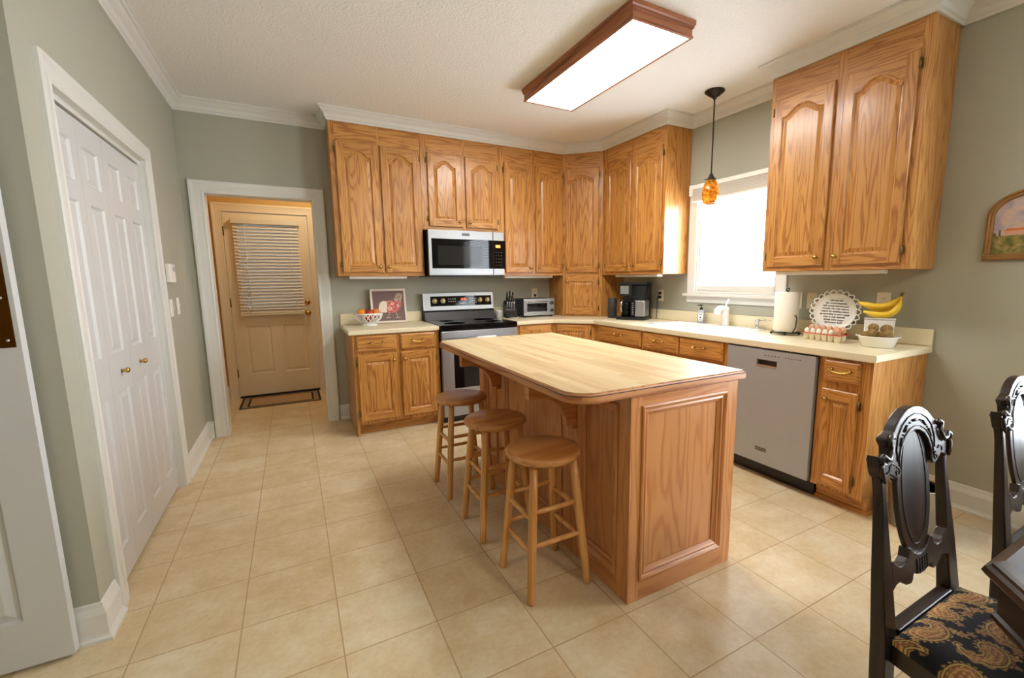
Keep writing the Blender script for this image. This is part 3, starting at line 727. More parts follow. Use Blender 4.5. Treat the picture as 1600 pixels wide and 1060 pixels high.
TH = .02
def door_mesh(w, h, arch=True, T=None, st=.056, rail=.058):
    b = MB(); b.T = T; e = .005
    gv, gh = (0, 1, 0), (1, 0, 0)
    u0, u1, v0 = st, w-st, rail
    if arch:
        vp, vs = h-.062, h-.115
        op = [(u0, v0), (u1, v0)]; c, half = w/2, (u1-u0)/2
        for i in range(25):
            t = 1-i/12
            f = .5*(1+math.cos(math.pi*min(1, abs(t)/.88)**1.35))
            op.append((c+t*half, vs+(vp-vs)*f))
    else:
        op = [(u0, v0), (u1, v0), (u1, h-rail), (u0, h-rail)]
    q = lambda a, c_, mt=0, g=gv: b.add([(a[0], a[1], TH), (c_[0], a[1], TH), (c_[0], c_[1], TH), (a[0], c_[1], TH)], [(0, 1, 2, 3)], mt, g)
    q((e, e), (u0, h-e)); q((u1, e), (w-e, h-e)); q((u0, e), (u1, v0), 0, gh)
    top = [(u0, h-e), (u1, h-e)]+ [p for p in op[2:]][::1]
    poly = [(u0, h-e)]+op[2:][::-1]+[(u1, h-e)]
    b.add([(p[0], p[1], TH) for p in poly], [tuple(range(len(poly)))], 0, gh)
    # chamfer, sides, back
    o0 = [(0, 0), (w, 0), (w, h), (0, h)]; o1 = [(e, e), (w-e, e), (w-e, h-e), (e, h-e)]
    for i in range(4):
        j = (i+1) % 4; g = gh if i % 2 == 0 else gv
        b.add([(*o0[i], TH-e), (*o0[j], TH-e), (*o1[j], TH), (*o1[i], TH)], [(0, 1, 2, 3)], 0, g)
        b.add([(*o0[i], .001), (*o0[j], .001), (*o0[j], TH-e), (*o0[i], TH-e)], [(0, 1, 2, 3)], 0, g)
    b.add([(*p, .001) for p in o0], [(3, 2, 1, 0)], 0, gv)
    rings = [(op, TH), (offset(op, .004), TH-.004), (offset(op, .009), TH-.010), (offset(op, .014), TH-.011), (offset(op, .036), TH-.003)]
    n = len(op)
    for (a, wa), (c_, wc_) in zip(rings, rings[1:]):
        b.add([(*p, wa) for p in a]+[(*p, wc_) for p in c_], [(i, (i+1) % n, n+(i+1) % n, n+i) for i in range(n)], 0, gv)
    b.add([(*p, rings[-1][1]) for p in rings[-1][0]], [tuple(range(n))], 0, gv)
    return b
def add_door(parent, T0, u0, v0, u1, v1, arch=True, knob_side=1, knob_top=False, hinges=True, kn=True):
    T = T0 @ Matrix.Translation((u0, v0, 0)); w, h = u1-u0, v1-v0
    d = obj('door', door_mesh(w, h, arch, T, st=min(.056, w*.2)), 'oak', parent)
    ku = w-.03 if knob_side > 0 else .03
    kv = (h-.06) if knob_top else .05
    if kn: knob(T, ku, kv, TH, d)
    if hinges:
        hu = -.006 if knob_side > 0 else w+.006
        for v in (.07, h-.07): hinge(T, hu, v, .014, d)
    return d
def add_drawer(parent, T0, u0, v0, u1, v1, handle=True, droop=True):
    T = T0 @ Matrix.Translation((u0, v0, 0)); w, h = u1-u0, v1-v0
    b = MB(); b.T = T; g = (1, 0, 0); o0 = [(0, 0), (w, 0), (w, h), (0, h)]; o1 = offset(o0, .012)
    for i in range(4):
        j = (i+1) % 4
        b.add([(*o0[i], .001), (*o0[j], .001), (*o0[j], .012), (*o0[i], .012)], [(0, 1, 2, 3)], 0, g)
        b.add([(*o0[i], .012), (*o0[j], .012), (*o1[j], TH), (*o1[i], TH)], [(0, 1, 2, 3)], 0, g)
    b.add([(*p, TH) for p in o1], [(0, 1, 2, 3)], 0, g); b.add([(*p, .001) for p in o0], [(3, 2, 1, 0)], 0, g)
    d = obj('drawer', b, 'oak', parent)
    if handle: pull(T, w/2, h/2+.005, TH, d)
    return d
def carcass(parent, T, u1, v0, v1, depth, rails=(), toe=0, name='body', hollow=False):
    """box with horizontal-grain rail boards let into the face"""
    b = MB(); b.T = T
    if hollow:
        for a, c in (((0, v0+toe, -.02), (u1, v1, 0)), ((0, v0+toe, -depth), (.018, v1, -.0201)), ((u1-.018, v0+toe, -depth), (u1, v1, -.0201)), ((.018, v0+toe, -depth), (u1-.018, v0+toe+.018, -.0201)), ((.018, v0+toe+.018, -depth), (u1-.018, v1, -depth+.01))): b.box(a, c, 0, (0, 1, 0))
    else: b.box((0, v0+toe, -depth), (u1, v1, 0), 0, (0, 1, 0))
    if toe: b.box((.0, v0, -depth), (u1, v0+toe, -.07), 0, (1, 0, 0))
    for a, c, p, q in rails: b.box((a, p, -.005), (c, q, .0012), 0, (1, 0, 0))
    return obj(name, b, 'oak', parent)

ZU, ZT = 1.362, 2.64
NB, NR = (0, -1, 0), (-1, 0, 0)
def upper(label, T, width, z0, doors, org, depth=.3, knobs=None):
    t = thing('wall_cabinet', label, 'cabinet', org)
    rails = []
    for (a, c) in doors:
        rails += [(a-.002, c+.002, 2.4865, ZT-.004), (a-.002, c+.002, z0+.003, z0+.03)]
    carcass(t, T, width, z0, ZT, depth, rails)
    for i, (a, c) in enumerate(doors): add_door(t, T, a, z0+.032, c, 2.485, True, 1 if i == 0 else -1)
    return t
g_ = .0015
T = frame((-2.889, FY, 0), NB)
uA = upper('tall oak wall cabinet with two arched doors above the hen print', T, .746, ZU, [(.042, .377), (.397, .733)], (-2.889, 0, ZU))
T = frame((-2.14, FY, 0), NB)
uB = upper('short oak wall cabinet with two arched doors right above the microwave', T, .786, 1.792, [(.06, .385), (.425, .752)], (-2.14, 0, 1.792))
T = frame((-1.352, FY, 0), NB)
uC = upper('tall oak wall cabinet with two arched doors above the toaster oven', T, .74, ZU, [(.045, .362), (.4, .728)], (-1.352, 0, ZU))
# corner cabinet standing on the counter
t = thing('corner_cabinet', 'diagonal oak corner cabinet reaching down to the countertop', 'cabinet', (-.3, -.3, .916))
s2 = math.sqrt(.5); ND = (-s2, -s2, 0)
b = MB(); foot = [(-.61, -.001), (-.61, FY), (FX, -.61), (-.001, -.61), (-.001, -.001)]
b.prism(foot, .9155, ZT, 0, (0, 0, 1))
TD = frame((-.61, FY, 0), ND); DWd = math.hypot(.61+FX, .61+FX)
b.T = TD; b.box((.03, 2.49, -.004), (DWd-.03, ZT-.004, .0012), 0, (1, 0, 0)); b.box((.03, 1.355, -.004), (DWd-.03, 1.385, .0012), 0, (1, 0, 0))
obj('body', b, 'oak', t)
add_door(t, TD, .032, 1.392, DWd-.04, 2.482, True, -1)
dd = add_door(t, TD, .032, .935, DWd-.04, 1.355, False, -1, knob_top=True)
T = frame((FX, -.612, 0), NR)
uE = upper('tall oak wall cabinet with two arched doors above the coffee maker', T, .916, ZU, [(.075, .462), (.497, .885)], (0, -.612, ZU))
T = frame((FX, -2.513, 0), NR)
uG = upper('oak wall cabinet with two arched doors above the paper towel holder', T, .878, ZU, [(.035, .42), (.472, .835)], (0, -2.513, ZU))

# base cabinets
def base(label, T, width, org, drawers, doors, depth=.6, toe=.1, arch=False, knobtop=True, rails=(), hollow=False):
    t = thing('base_cabinet', label, 'cabinet', org)
    carcass(t, T, width, 0, .873, depth, rails, toe, hollow=hollow)
    for dr in drawers: add_drawer(t, T, *dr)
    for d in doors: add_door(t, T, *d[:4], arch, d[4], True)
    return t
T = frame((-2.848, -.61, 0), NB)
tA = base('oak base cabinet with two drawers and two doors beneath the fruit bowl', T, .728, (-2.848, 0, 0),
          [(.03, .728, .352, .862), (.386, .728, .69, .862)], [(.03, .13, .352, .705, 1), (.386, .13, .69, .705, -1)], depth=.606)
b = MB(); b.box((-2.848, -.61, 0), (-2.83, -.54, .1)); obj('side_panel', b, 'oak', tA)
T = frame((-1.35, -.61, 0), NB)
base('narrow oak base cabinet beneath the toaster oven', T, .432, (-1.35, 0, 0), [(.04, .728, .40, .862)], [(.04, .13, .40, .705, -1)], depth=.606)
t = thing('corner_base_cabinet', 'diagonal oak base cabinet in the counter corner', 'cabinet', (-.5, -.5, 0))
b = MB(); b.prism([(-.916, -.004), (-.916, -.61), (-.61, -.916), (-.004, -.916), (-.004, -.004)], .1, .873, 0, (0, 0, 1))
b.prism([(-.9, -.004), (-.9, -.53), (-.53, -.9), (-.004, -.9), (-.004, -.004)], 0, .1, 0, (1, 0, 0)); obj('body', b, 'oak', t)
TDB = frame((-.916, -.61, 0), ND); wD = .306*math.sqrt(2)
add_door(t, TDB, .035, .13, wD-.045, .86, False, -1, knob_top=True)
T = frame((-.61, -.918, 0), NR)
base('oak drawer base between the corner and the sink', T, .706, (0, -.918, 0), [(.105, .728, .695, .866)], [(.105, .13, .395, .705, 1), (.405, .13, .695, .705, -1)], depth=.606)
T = frame((-.61, -1.626, 0), NR)
base('oak sink base with two drawer fronts', T, .889, (0, -1.626, 0), [(.017, .728, .427, .866), (.44, .728, .85, .866)], [(.017, .13, .427, .705, 1), (.44, .13, .85, .705, -1)], depth=.606, hollow=True)
T = frame((-.61, -3.133, 0), NR)
tZ = base('narrow oak end cabinet with one drawer beside the dishwasher', T, .277, (0, -3.133, 0), [(.035, .736, .222, .862)], [(.035, .122, .222, .692, -1)], depth=.606)
b = MB(); b.box((-.545, -3.41, 0), (-.004, -3.392, .1)); b.sweep([(-.545, -3.133), (-.545, -3.41), (-.02, -3.41)], [(0, 0), (.014, 0), (.012, .012), (.004, .018), (0, .018)], side=-1); obj('base_shoe', b, 'oak', tZ)

# ---------------------------------------------------------------- countertops
def counter_mesh(outer, z0, z1, hole=None):
    bm = bmesh.new()
    def loop(pts):
        vs = [bm.verts.new((x, y, z0)) for x, y in pts]
        return [bm.edges.new((vs[i], vs[(i+1) % len(vs)])) for i in range(len(vs))]
    es = loop(outer)+(loop(hole) if hole else [])
    bmesh.ops.triangle_fill(bm, use_beauty=True, use_dissolve=False, edges=es)
    r = bmesh.ops.extrude_face_region(bm, geom=bm.faces[:])
    bmesh.ops.translate(bm, verts=[v for v in r['geom'] if isinstance(v, bmesh.types.BMVert)], vec=(0, 0, z1-z0))
    b = MB(); bm.verts.index_update()
    b.add([v.co.copy() for v in bm.verts], [tuple(v.index for v in f.verts) for f in bm.faces]); bm.free()
    return b
ZC0, ZC = .8745, .914
t = thing('countertop', 'short cream countertop holding the fruit bowl and hen print', 'countertop', (-2.5, -.3, ZC0))
obj('slab', counter_mesh([(-2.878, -.637), (-2.117, -.637), (-2.117, -.002), (-2.878, -.002)], ZC0, ZC), 'laminate', t, .008, 3)
b = MB(); b.box((-2.878, -.022, ZC+.0005), (-2.117, -.002, 1.014)); obj('backsplash', b, 'laminate', t, .005)
t = thing('countertop', 'long cream countertop turning the corner under the sink window', 'countertop', (-.6, -1.5, ZC0))
SK = [(-.505, -2.375), (-.505, -1.565), (-.085, -1.565), (-.085, -2.375)]
obj('slab', counter_mesh([(-1.35, -.637), (-.93, -.637), (-.637, -.93), (-.637, -3.43), (-.002, -3.43), (-.002, -.002), (-1.35, -.002)], ZC0, ZC, SK), 'laminate', t, .008, 3)
b = MB(); b.box((-1.35, -.022, ZC+.0005), (-.615, -.002, 1.014)); b.box((-.022, -3.43, ZC+.0005), (-.002, -.615, 1.014)); obj('backsplash', b, 'laminate', t, .005)

# under cabinet lights
for i, (a, c, lab) in enumerate([((-2.80, -.27, 0), (-2.3, -.2, 0), 'slim white light under the wall cabinet above the hen print'), ((-1.3, -.27, 0), (-.72, -.2, 0), 'slim white light under the wall cabinet above the toaster oven'),
        ((-.27, -.8, 0), (-.2, -1.42, 0), 'slim white light under the wall cabinet above the coffee maker'), ((-.27, -2.6, 0), (-.2, -3.25, 0), 'slim white light under the wall cabinet above the scalloped plate')]):
    b = MB(); b.box((a[0], a[1], ZU-.024), (c[0], c[1], ZU-.0005))
    tag(obj('under_cabinet_light', b, 'white', None, .004, org=((a[0]+c[0])/2, (a[1]+c[1])/2, ZU-.024)), lab, 'light', 'under cabinet lights')

# ---------------------------------------------------------------- appliances
RX0, RX1 = -2.112, -1.355
t = thing('range', 'stainless electric range with black glass cooktop', 'stove', (-1.733, -.33, 0))
b = MB(); b.box((RX0, -.625, .06), (RX1, -.03, .885)); b.box((RX0+.01, -.6, .0), (RX1-.01, -.06, .06)); obj('body', b, 'black', t, .003)
b = MB(); b.box((RX0, -.665, .886), (RX1, -.07, .918)); b.box((RX0, -.67, .868), (RX1, -.63, .917)); obj('cooktop', b, 'black_gloss', t, .006, 3)
b = MB()
for x, y, r0 in ((-1.93, -.5, .1), (-1.93, -.24, .075), (-1.54, -.5, .085), (-1.54, -.24, .1)): b.lathe([(r0, 0), (r0, .0006), (r0-.003, .0006), (r0-.003, 0)], (x, y, .9182), n=40)
obj('burner_ring', b, 'dark_grey', t)
b = MB(); b.prism([(-.03, .886), (-.03, 1.19), (-.055, 1.19), (-.075, 1.02), (-.1, 1.0), (-.125, .92), (-.125, .886)], RX0, RX1, plane='yz'); obj('backguard', b, 'black', t, .004)
b = MB(); b.prism([(-.052, 1.192), (-.06, 1.192), (-.0815, 1.016), (-.0735, 1.016)], RX0-.002, RX1+.002, plane='yz'); cp = obj('control_panel', b, 'steel', t, .002)
nP = Vector((0, -.175, .0215)).normalized()
TP = Matrix((Vector((1, 0, 0)), Vector((0, .0215, .176)).normalized(), Vector((0, -.176, .0215)).normalized())).transposed().to_4x4(); TP.translation = Vector((RX0, -.0815, 1.016))
b = MB(); b.T = TP; b.box((.075, .042, .0), (.735, .143, .0022)); obj('display_panel', b, 'black_gloss', t, .001)
for u in (.118, .205, .605, .69):
    b = MB(); b.T = TP; b.lathe([(.027, .002), (.027, .008), (.021, .010), (.019, .028), (.001, .030)], (u, .095, 0), n=28); b.box((u-.003, .078, .026), (u+.003, .112, .034)); obj('knob', b, 'knob_cream', t)
b = MB(); b.T = TP
for i in range(4): b.box((.40+i*.012+(.006 if i > 1 else 0), .098, .0022), (.409+i*.012+(.006 if i > 1 else 0), .118, .0027))
obj('clock_digits', b, 'red_led', t)
b = MB(); b.T = TP
for i in range(4):
    for j in range(2): b.box((.26+i*.022, .085+j*.024, .0022), (.272+i*.022, .091+j*.024, .0026))
for i in range(5):
    for j in range(3): b.box((.485+i*.018, .072+j*.02, .0022), (.494+i*.018, .078+j*.02, .0026))
for i in range(3): b.box((.385+i*.024, .062, .0022), (.401+i*.024, .069, .0026))
obj('button', b, 'white', t)
b = MB(); b.box((RX0+.002, -.668, .235), (RX1-.002, -.628, .862)); od = obj('oven_door', b, 'steel', t, .005)
b = MB(); b.box((RX0+.11, -.6705, .33), (RX1-.11, -.667, .72)); obj('window', b, 'black_gloss', od, .001)
b = MB(); b.cyl((RX0+.055, -.715, .79), (RX1-.055, -.715, .79), .0125, n=20); b.cyl((RX0+.075, -.715, .79), (RX0+.075, -.667, .79), .011); b.cyl((RX1-.075, -.715, .79), (RX1-.075, -.667, .79), .011); obj('handle', b, 'steel', od)
b = MB(); b.box((RX0+.002, -.665, .065), (RX1-.002, -.628, .228)); obj('drawer', b, 'steel', t, .005)
# white towel over the oven handle
b = MB(); pr = []
for z in (.60, .65, .70, .75, .79): pr.append((-.729, z))
pr += [(-.715+.0145*math.cos(R_(a)), .79+.0145*math.sin(R_(a))) for a in (180, 150, 120, 90, 60, 30, 0)][1:]
pr += [(-.7, .75), (-.701, .66)]
outer = offset(pr+[], 0)
n_ = len(pr); vs = []
for i, (y, z) in enumerate(pr):
    for x in (-1.80, -1.605): vs.append((x, y, z))
b.add(vs, [(2*i, 2*i+1, 2*i+3, 2*i+2) for i in range(n_-1)], 0, None, True)
tw = tag(obj('dish_towel', b, 'towel', None, org=(-1.70, -.72, .6)), 'white dish towel folded over the oven door handle', 'towel')
so = tw.modifiers.new('thick', 'SOLIDIFY'); so.thickness = .003; so.offset = 1

t = thing('microwave', 'stainless over-range microwave with dark window', 'microwave', (-1.745, -.2, 1.36))
MX0, MX1, MZ0, MZ1 = -2.124, -1.362, 1.366, 1.786
b = MB(); b.box((MX0, -.385, MZ0-.012), (MX1, -.012, MZ1+.002)); obj('body', b, 'black', t, .003)
b = MB(); b.box((MX0, -.405, MZ0), (-1.482, -.386, MZ1)); dr = obj('door', b, 'steel', t, .004)
b = MB(); b.box((MX0+.03, -.4075, 1.43), (-1.484, -.404, 1.705)); obj('window', b, 'black_gloss', dr, .001)
b = MB(); b.box((MX0+.085, -.4085, 1.463), (-1.60, -.4073, 1.64)); obj('window_mesh', b, plain('dark_window_mesh', srgb(38, 38, 37), .05, spec=.25), dr)
b = MB(); b.box((-1.48, -.405, MZ0), (MX1, -.386, MZ1)); pn = obj('control_panel', b, 'steel', t, .004)
b = MB(); b.box((-1.479, -.4075, 1.43), (MX1+.012, -.404, 1.705)); obj('keypad', b, 'black_gloss', pn, .001)
b = MB(); b.box((-1.455, -.4085, 1.635), (-1.405, -.4073, 1.662)); obj('display', b, 'orange_led', pn)
b = MB()
for i in range(3):
    for j in range(5): b.box((-1.458+i*.028, -.4082, 1.458+j*.032), (-1.446+i*.028, -.4073, 1.465+j*.032))
obj('button', b, 'dark_grey', pn)
b = MB(); b.box((-1.798, -.4075, 1.738), (-1.722, -.4045, 1.762)); bd = obj('badge', b, 'dark_grey', dr, .001)
text('MAYTAG', .019, frame((-1.76, -.4078, 1.75), NB), 'chrome', dr)

t = thing('dishwasher', 'stainless dishwasher with pocket handle under the counter', 'dishwasher', (-.33, -2.825, 0))
DY0, DY1 = -3.13, -2.518
b = MB(); b.box((-.60, DY0, .1), (-.01, DY1, .87)); b.box((-.555, DY0+.002, 0), (-.05, DY1-.002, .1)); obj('body', b, 'black', t)
TW = frame((-.601, DY1, 0), NR); ww = DY1-DY0
b = MB(); b.T = TW
hx0, hx1, hz0, hz1 = .232, .37, .762, .798
for a, c in (((.006, .108), (ww-.006, hz0)), ((.006, hz0), (hx0, hz1)), ((hx1, hz0), (ww-.006, hz1)), ((.006, hz1), (ww-.006, .863))): b.box((*a, 0), (*c, .034))
b.box((hx0, hz0, 0), (hx1, hz1, .008))
fd = obj('front_panel', b, 'steel_dw', t)
b = MB(); b.T = TW; b.box((hx0, hz0, .0085), (hx1, hz1, .012)); obj('handle', b, 'black', fd)
b = MB(); b.T = TW; b.box((hx0, hz0-.007, .02), (hx1, hz0+.004, .037)); obj('handle_lip', b, 'chrome', fd, .002)
b = MB(); b.T = TW; b.box((.255, .193, .034), (.335, .216, .0365)); obj('badge', b, 'dark_grey', fd, .001)
text('MAYTAG', .019, TW @ Matrix.Translation((.295, .2045, .0368)), 'chrome', fd)
b = MB(); b.T = TW
for i in range(5): b.box((.285+i*.022, .826, .034), (.296+i*.022, .831, .0345))
for i in range(6): b.box((.42+i*.018, .828, .034), (.43+i*.018, .832, .0345))
obj('touch_control', b, 'dark_grey', fd)

# ---------------------------------------------------------------- island
IX0, IX1, IY0, IY1 = -2.153, -1.543, -3.302, -1.70
t = thing('kitchen_island', 'oak kitchen island with framed panels and curved brackets', 'island', (-1.85, -2.5, 0))
b = MB(); b.box((IX0+.016, IY0+.016, 0), (IX1-.016, IY1, .872), 0, (0, 0, 1)); obj('body', b, 'island_oak', t)
def panel_side(T, w, h, openings, nm, mould=.045):
    b = MB(); b.T = T
    us = sorted({0, w} | {o[0] for o in openings} | {o[2] for o in openings})
    vs_ = sorted({0, h} | {o[1] for o in openings} | {o[3] for o in openings})
    for i in range(len(us)-1):
        col = [o for o in openings if o[0] <= us[i] and o[2] >= us[i+1]]
        if not col: b.box((us[i], 0, -.016), (us[i+1], h, 0), 0, (0, 1, 0)); continue
        o = col[0]; b.box((us[i], 0, -.016), (us[i+1], o[1], 0), 0, (1, 0, 0)); b.box((us[i], o[3], -.016), (us[i+1], h, 0), 0, (1, 0, 0))
    for o in openings:
        b.sweep([(o[0], o[1]), (o[2], o[1]), (o[2], o[3]), (o[0], o[3])], [(0, -.016), (0, .006), (.006, .009), (.013, .005), (.020, -.001), (.028, .001), (.034, -.006), (mould, -.012), (mould, -.016)], closed=True)
    return obj(nm, b, 'island_oak', t)
panel_side(frame((IX0, IY0, 0), NB), IX1-IX0, .872, [(.055, .088, .54, .83)], 'end_panel')
panel_side(frame((IX1, IY1, 0), (1, 0, 0)) if False else frame((IX0, IY1, 0), NR), IY1-IY0-.016, .872, [(.08, .088, .30, .83), (.40, .088, 1.10, .83), (1.24, .088, 1.53, .83)], 'side_panel')
def bracket(y):
    x1, x0 = IX0-.0005, -2.405
    pts = [(x1, .872), (x0, .872), (x0, .807)]
    pts += [(x0+.045, .807)] + [(x0+.045+.145*math.sin(R_(a)), .807-.14*(1-math.cos(R_(a)))) for a in range(10, 91, 8)] + [(x1-.03, .66), (x1-.03, .645), (x1, .645)]
    b = MB(); b.prism(pts, y-.018, y+.018, 0, (1, 0, 0), plane='xz'); obj('bracket', b, 'island_oak', t, .002)
bracket(-2.92); bracket(-2.05)
t = thing('butcher_block_top', 'worn butcher block top of the kitchen island', 'worktop', (-1.95, -2.45, .873))
rr = .11
def top_outline(d):
    x0, x1, y0, y1 = -2.42+d, -1.513-d, -3.318+d, -1.605-d
    r0 = rr-d
    return arc(x0+r0, y0+r0, r0, 180, 270, 10)+[(x1, y0), (x1, y1)]+arc(x0+r0*.75, y1-r0*.75, r0*.75, 90, 180, 10)
b = MB(); n = len(top_outline(0))
rg = [(.004, .8735), (0, .877), (0, .9), (.003, .904), (.0045, .9045), (.006, .9085), (.011, .9125), (.020, .914)]
for (d0, z0), (d1_, z1) in zip(rg, rg[1:]):
    b.add([(*p, z0) for p in top_outline(d0)]+[(*p, z1) for p in top_outline(d1_)], [(i, (i+1) % n, n+(i+1) % n, n+i) for i in range(n)], 0, (0, 1, 0))
b.add([(*p, .8735) for p in top_outline(.004)], [tuple(range(n-1, -1, -1))], 0)
obj('edge_band', b, 'edge_oak', t)
b = MB(); b.add([(*p, .9141) for p in top_outline(.0105)]+[(*p, .906) for p in top_outline(.0105)], [tuple(range(n))]+[(i, (i+1) % n, n+(i+1) % n, n+i) for i in range(n)]); obj('top_surface', b, 'butcher', t)
b = MB(); b.sweep([(p[0], p[1]) for p in top_outline(0)], [(-.0004, .9012), (.003, .9012), (.003, .9034), (-.0004, .9034)], closed=True); obj('edge_groove', b, 'groove', t)

# ---------------------------------------------------------------- stools
def stool(loc, label):
    t = thing('bar_stool', label, 'stool', loc, 'round wooden stools at the island')
    o = Vector(loc); hs = .602
    b = MB(); b.lathe([(.12, hs-.034), (.148, hs-.033), (.160, hs-.026), (.165, hs-.014), (.161, hs-.005), (.150, hs), (.001, hs+.0005)], o, n=48, grain=(1, .2, 0)); obj('seat', b, 'stool_seat', t)
    def at(sx, sy, z): k = (hs-.034-z)/(hs-.034); r0 = .094+.046*k; return o+Vector((sx*r0, sy*r0, z))
    for sx, sy in ((-1, -1), (1, -1), (1, 1), (-1, 1)):
        b = MB(); p0, p1 = at(sx, sy, 0), at(sx, sy, hs-.033)
        b.tube([p0, p0.lerp(p1, .02), p0.lerp(p1, .35), p0.lerp(p1, .75), p1], [.0145, .0165, .0185, .0185, .016], 16); obj('leg', b, 'stool_wood', t)
    for i, (a, c) in enumerate((((-1, -1), (1, -1)), ((1, -1), (1, 1)), ((1, 1), (-1, 1)), ((-1, 1), (-1, -1)))):
        for z in ((.235, .375) if i % 2 == 0 else (.205, .345)):
            b = MB(); p, q = at(*a, z), at(*c, z); b.tube([p, p.lerp(q, .2), p.lerp(q, .8), q], [.008, .0105, .0105, .008], 12); obj('rung', b, 'stool_wood', t)
    return t
s1 = stool((-2.353, -2.965, 0), 'wooden bar stool nearest the island end panel, the frontmost of three')
dup(s1, (-2.362, -2.462, 0), 'middle wooden bar stool of the row of three along the island')
dup(s1, (-2.368, -1.93, 0), 'wooden bar stool of the island row closest to the range')

# ---------------------------------------------------------------- lights
LX0, LX1, LY0, LY1, LZ = -1.615, -1.19, -2.62, -1.385, 2.645
t = thing('ceiling_light', 'long wood framed fluorescent ceiling light above the island', 'light', (-1.4, -2.0, H))
b = MB(); path = [(LX0, LY0), (LX1, LY0), (LX1, LY1), (LX0, LY1)]
b.sweep(path, [(.012, LZ), (-.004, LZ), (-.004, LZ+.01), (.0, LZ+.014), (.0, LZ+.045), (-.008, LZ+.052), (-.008, LZ+.06), (-.014, LZ+.068), (-.014, H-.001), (.012, H-.001)], closed=True); obj('frame', b, 'fixture_wood', t)
b = MB(); b.box((LX0+.012, LY0+.012, LZ+.004), (LX1-.012, LY1-.012, LZ+.01)); obj('diffuser', b, 'tube_light', t)
px_, py_ = -.31, -2.03
t = thing('pendant_light', 'small amber glass pendant hanging in front of the sink window', 'light', (px_, py_, H))
b = MB(); b.lathe([(.072, 0), (.074, -.008), (.062, -.014), (.06, -.02), (.045, -.026), (.04, -.036), (.02, -.044), (.012, -.06), (.001, -.062)], (px_, py_, H), n=36); obj('canopy', b, 'bronze', t)
b = MB(); b.cyl((px_, py_, H-.06), (px_, py_, 2.12), .0055, n=12); obj('rod', b, 'bronze', t)
b = MB(); b.lathe([(.001, 2.135), (.012, 2.13), (.016, 2.115), (.024, 2.10), (.034, 2.085), (.036, 2.078)][::-1], (px_, py_, 0), n=24)
for a in (20, 140, 260):
    c_, s_ = math.cos(R_(a)), math.sin(R_(a)); b.cyl((px_+.03*c_, py_+.03*s_, 2.09), (px_+.05*c_, py_+.05*s_, 2.086), .003, n=8)
obj('socket_cap', b, 'bronze', t)
b = MB(); b.lathe([(.034, 2.082), (.05, 2.05), (.061, 2.01), (.064, 1.975), (.060, 1.935), (.05, 1.90), (.046, 1.90), (.056, 1.936), (.06, 1.975), (.057, 2.01), (.046, 2.05), (.031, 2.08)], (px_, py_, 0), n=36); obj('lamp_shade', b, 'amber', t)
b = MB(); b.ball((px_, py_, 1.985), (.02, .02, .03)); obj('bulb', b, emit('warm_bulb', (1, .75, .4, 1), 6), t)

# ---------------------------------------------------------------- wall plates
def plate(name, label, T, w=.072, h=.116, kind='outlet', group=None, mat='ivory'):
    t = thing(name, label, 'outlet' if kind == 'outlet' else 'switch', T.translation, group)
    b = MB(); b.T = T; b.box((-w/2, -h/2, .0005), (w/2, h/2, .006)); obj('plate', b, mat, t, .003)
    if kind == 'outlet':
        for v in (-.021, .021):
            b = MB(); b.T = T; b.prism(arc(0, v, .0165, 20, 160, 6)+arc(0, v, .0165, 200, 340, 6), .006, .0078); sk = obj('socket', b, mat, t)
            b = MB(); b.T = T; b.box((-.008, v-.002, .0078), (-.006, v+.007, .0082)); b.box((.006, v-.002, .0078), (.008, v+.007, .0082)); b.cyl((0, v-.008, .0078), (0, v-.008, .0082), .002, n=8); obj('slot', b, 'ink', sk)
    else:
        b = MB(); b.T = T; b.box((-.005, -.012, .006), (.005, .012, .0085)); b.box((-.0035, -.001, .0085), (.0035, .008, .017)); obj('toggle', b, mat, t, .001)
    return t
FB = lambda x, z: frame((x, 0, z), NB)
FR = lambda y, z: frame((0, y, z), NR)
o1 = plate('wall_outlet', 'ivory outlet on the back wall above the toaster oven', FB(-.81, 1.163))
b = MB(); b.box((-.822, -.03, 1.128), (-.798, -.0082, 1.154)); b.tube([(-.81, -.028, 1.14), (-.81, -.036, 1.12), (-.80, -.034, 1.05), (-.79, -.034, .99), (-.79, -.034, .93), (-.80, -.034, .9185)], .003, 8); tag(obj('power_cord', b, 'black', None, org=(-.81, -.03, 1.13)), 'black plug and cord of the toaster oven', 'cord')
plate('wall_outlet', 'ivory outlet beside the coffee maker with a plug in it', FR(-1.2, 1.155))
plate('wall_outlet', 'ivory outlet behind the scalloped plate', FR(-2.71, 1.153))
plate('light_switch', 'ivory switch behind the paper towel roll', FR(-2.605, 1.153), kind='switch')
plate('wall_outlet', 'ivory outlet behind the bananas', FR(-3.155, 1.163), w=.078)
FL = lambda y, z: frame((XL, y, z), (1, 0, 0))
plate('light_switch', 'white switch closer to the closet door below the thermostat', FL(-.80, 1.152), kind='switch', mat='white')
plate('light_switch', 'white switch closer to the room corner', FL(-.60, 1.155), kind='switch', mat='white')
t = thing('thermostat', 'white thermostat on the left wall above the switches', 'thermostat', (XL, -.76, 1.32))
b = MB(); b.T = FL(-.76, 1.38); b.box((-.075, -.06, .0005), (.075, .06, .026)); obj('case', b, 'white', t, .004)
b = MB(); b.T = FL(-.76, 1.38); b.box((.01, .012, .026), (.055, .042, .0275)); obj('display', b, 'bag', t)

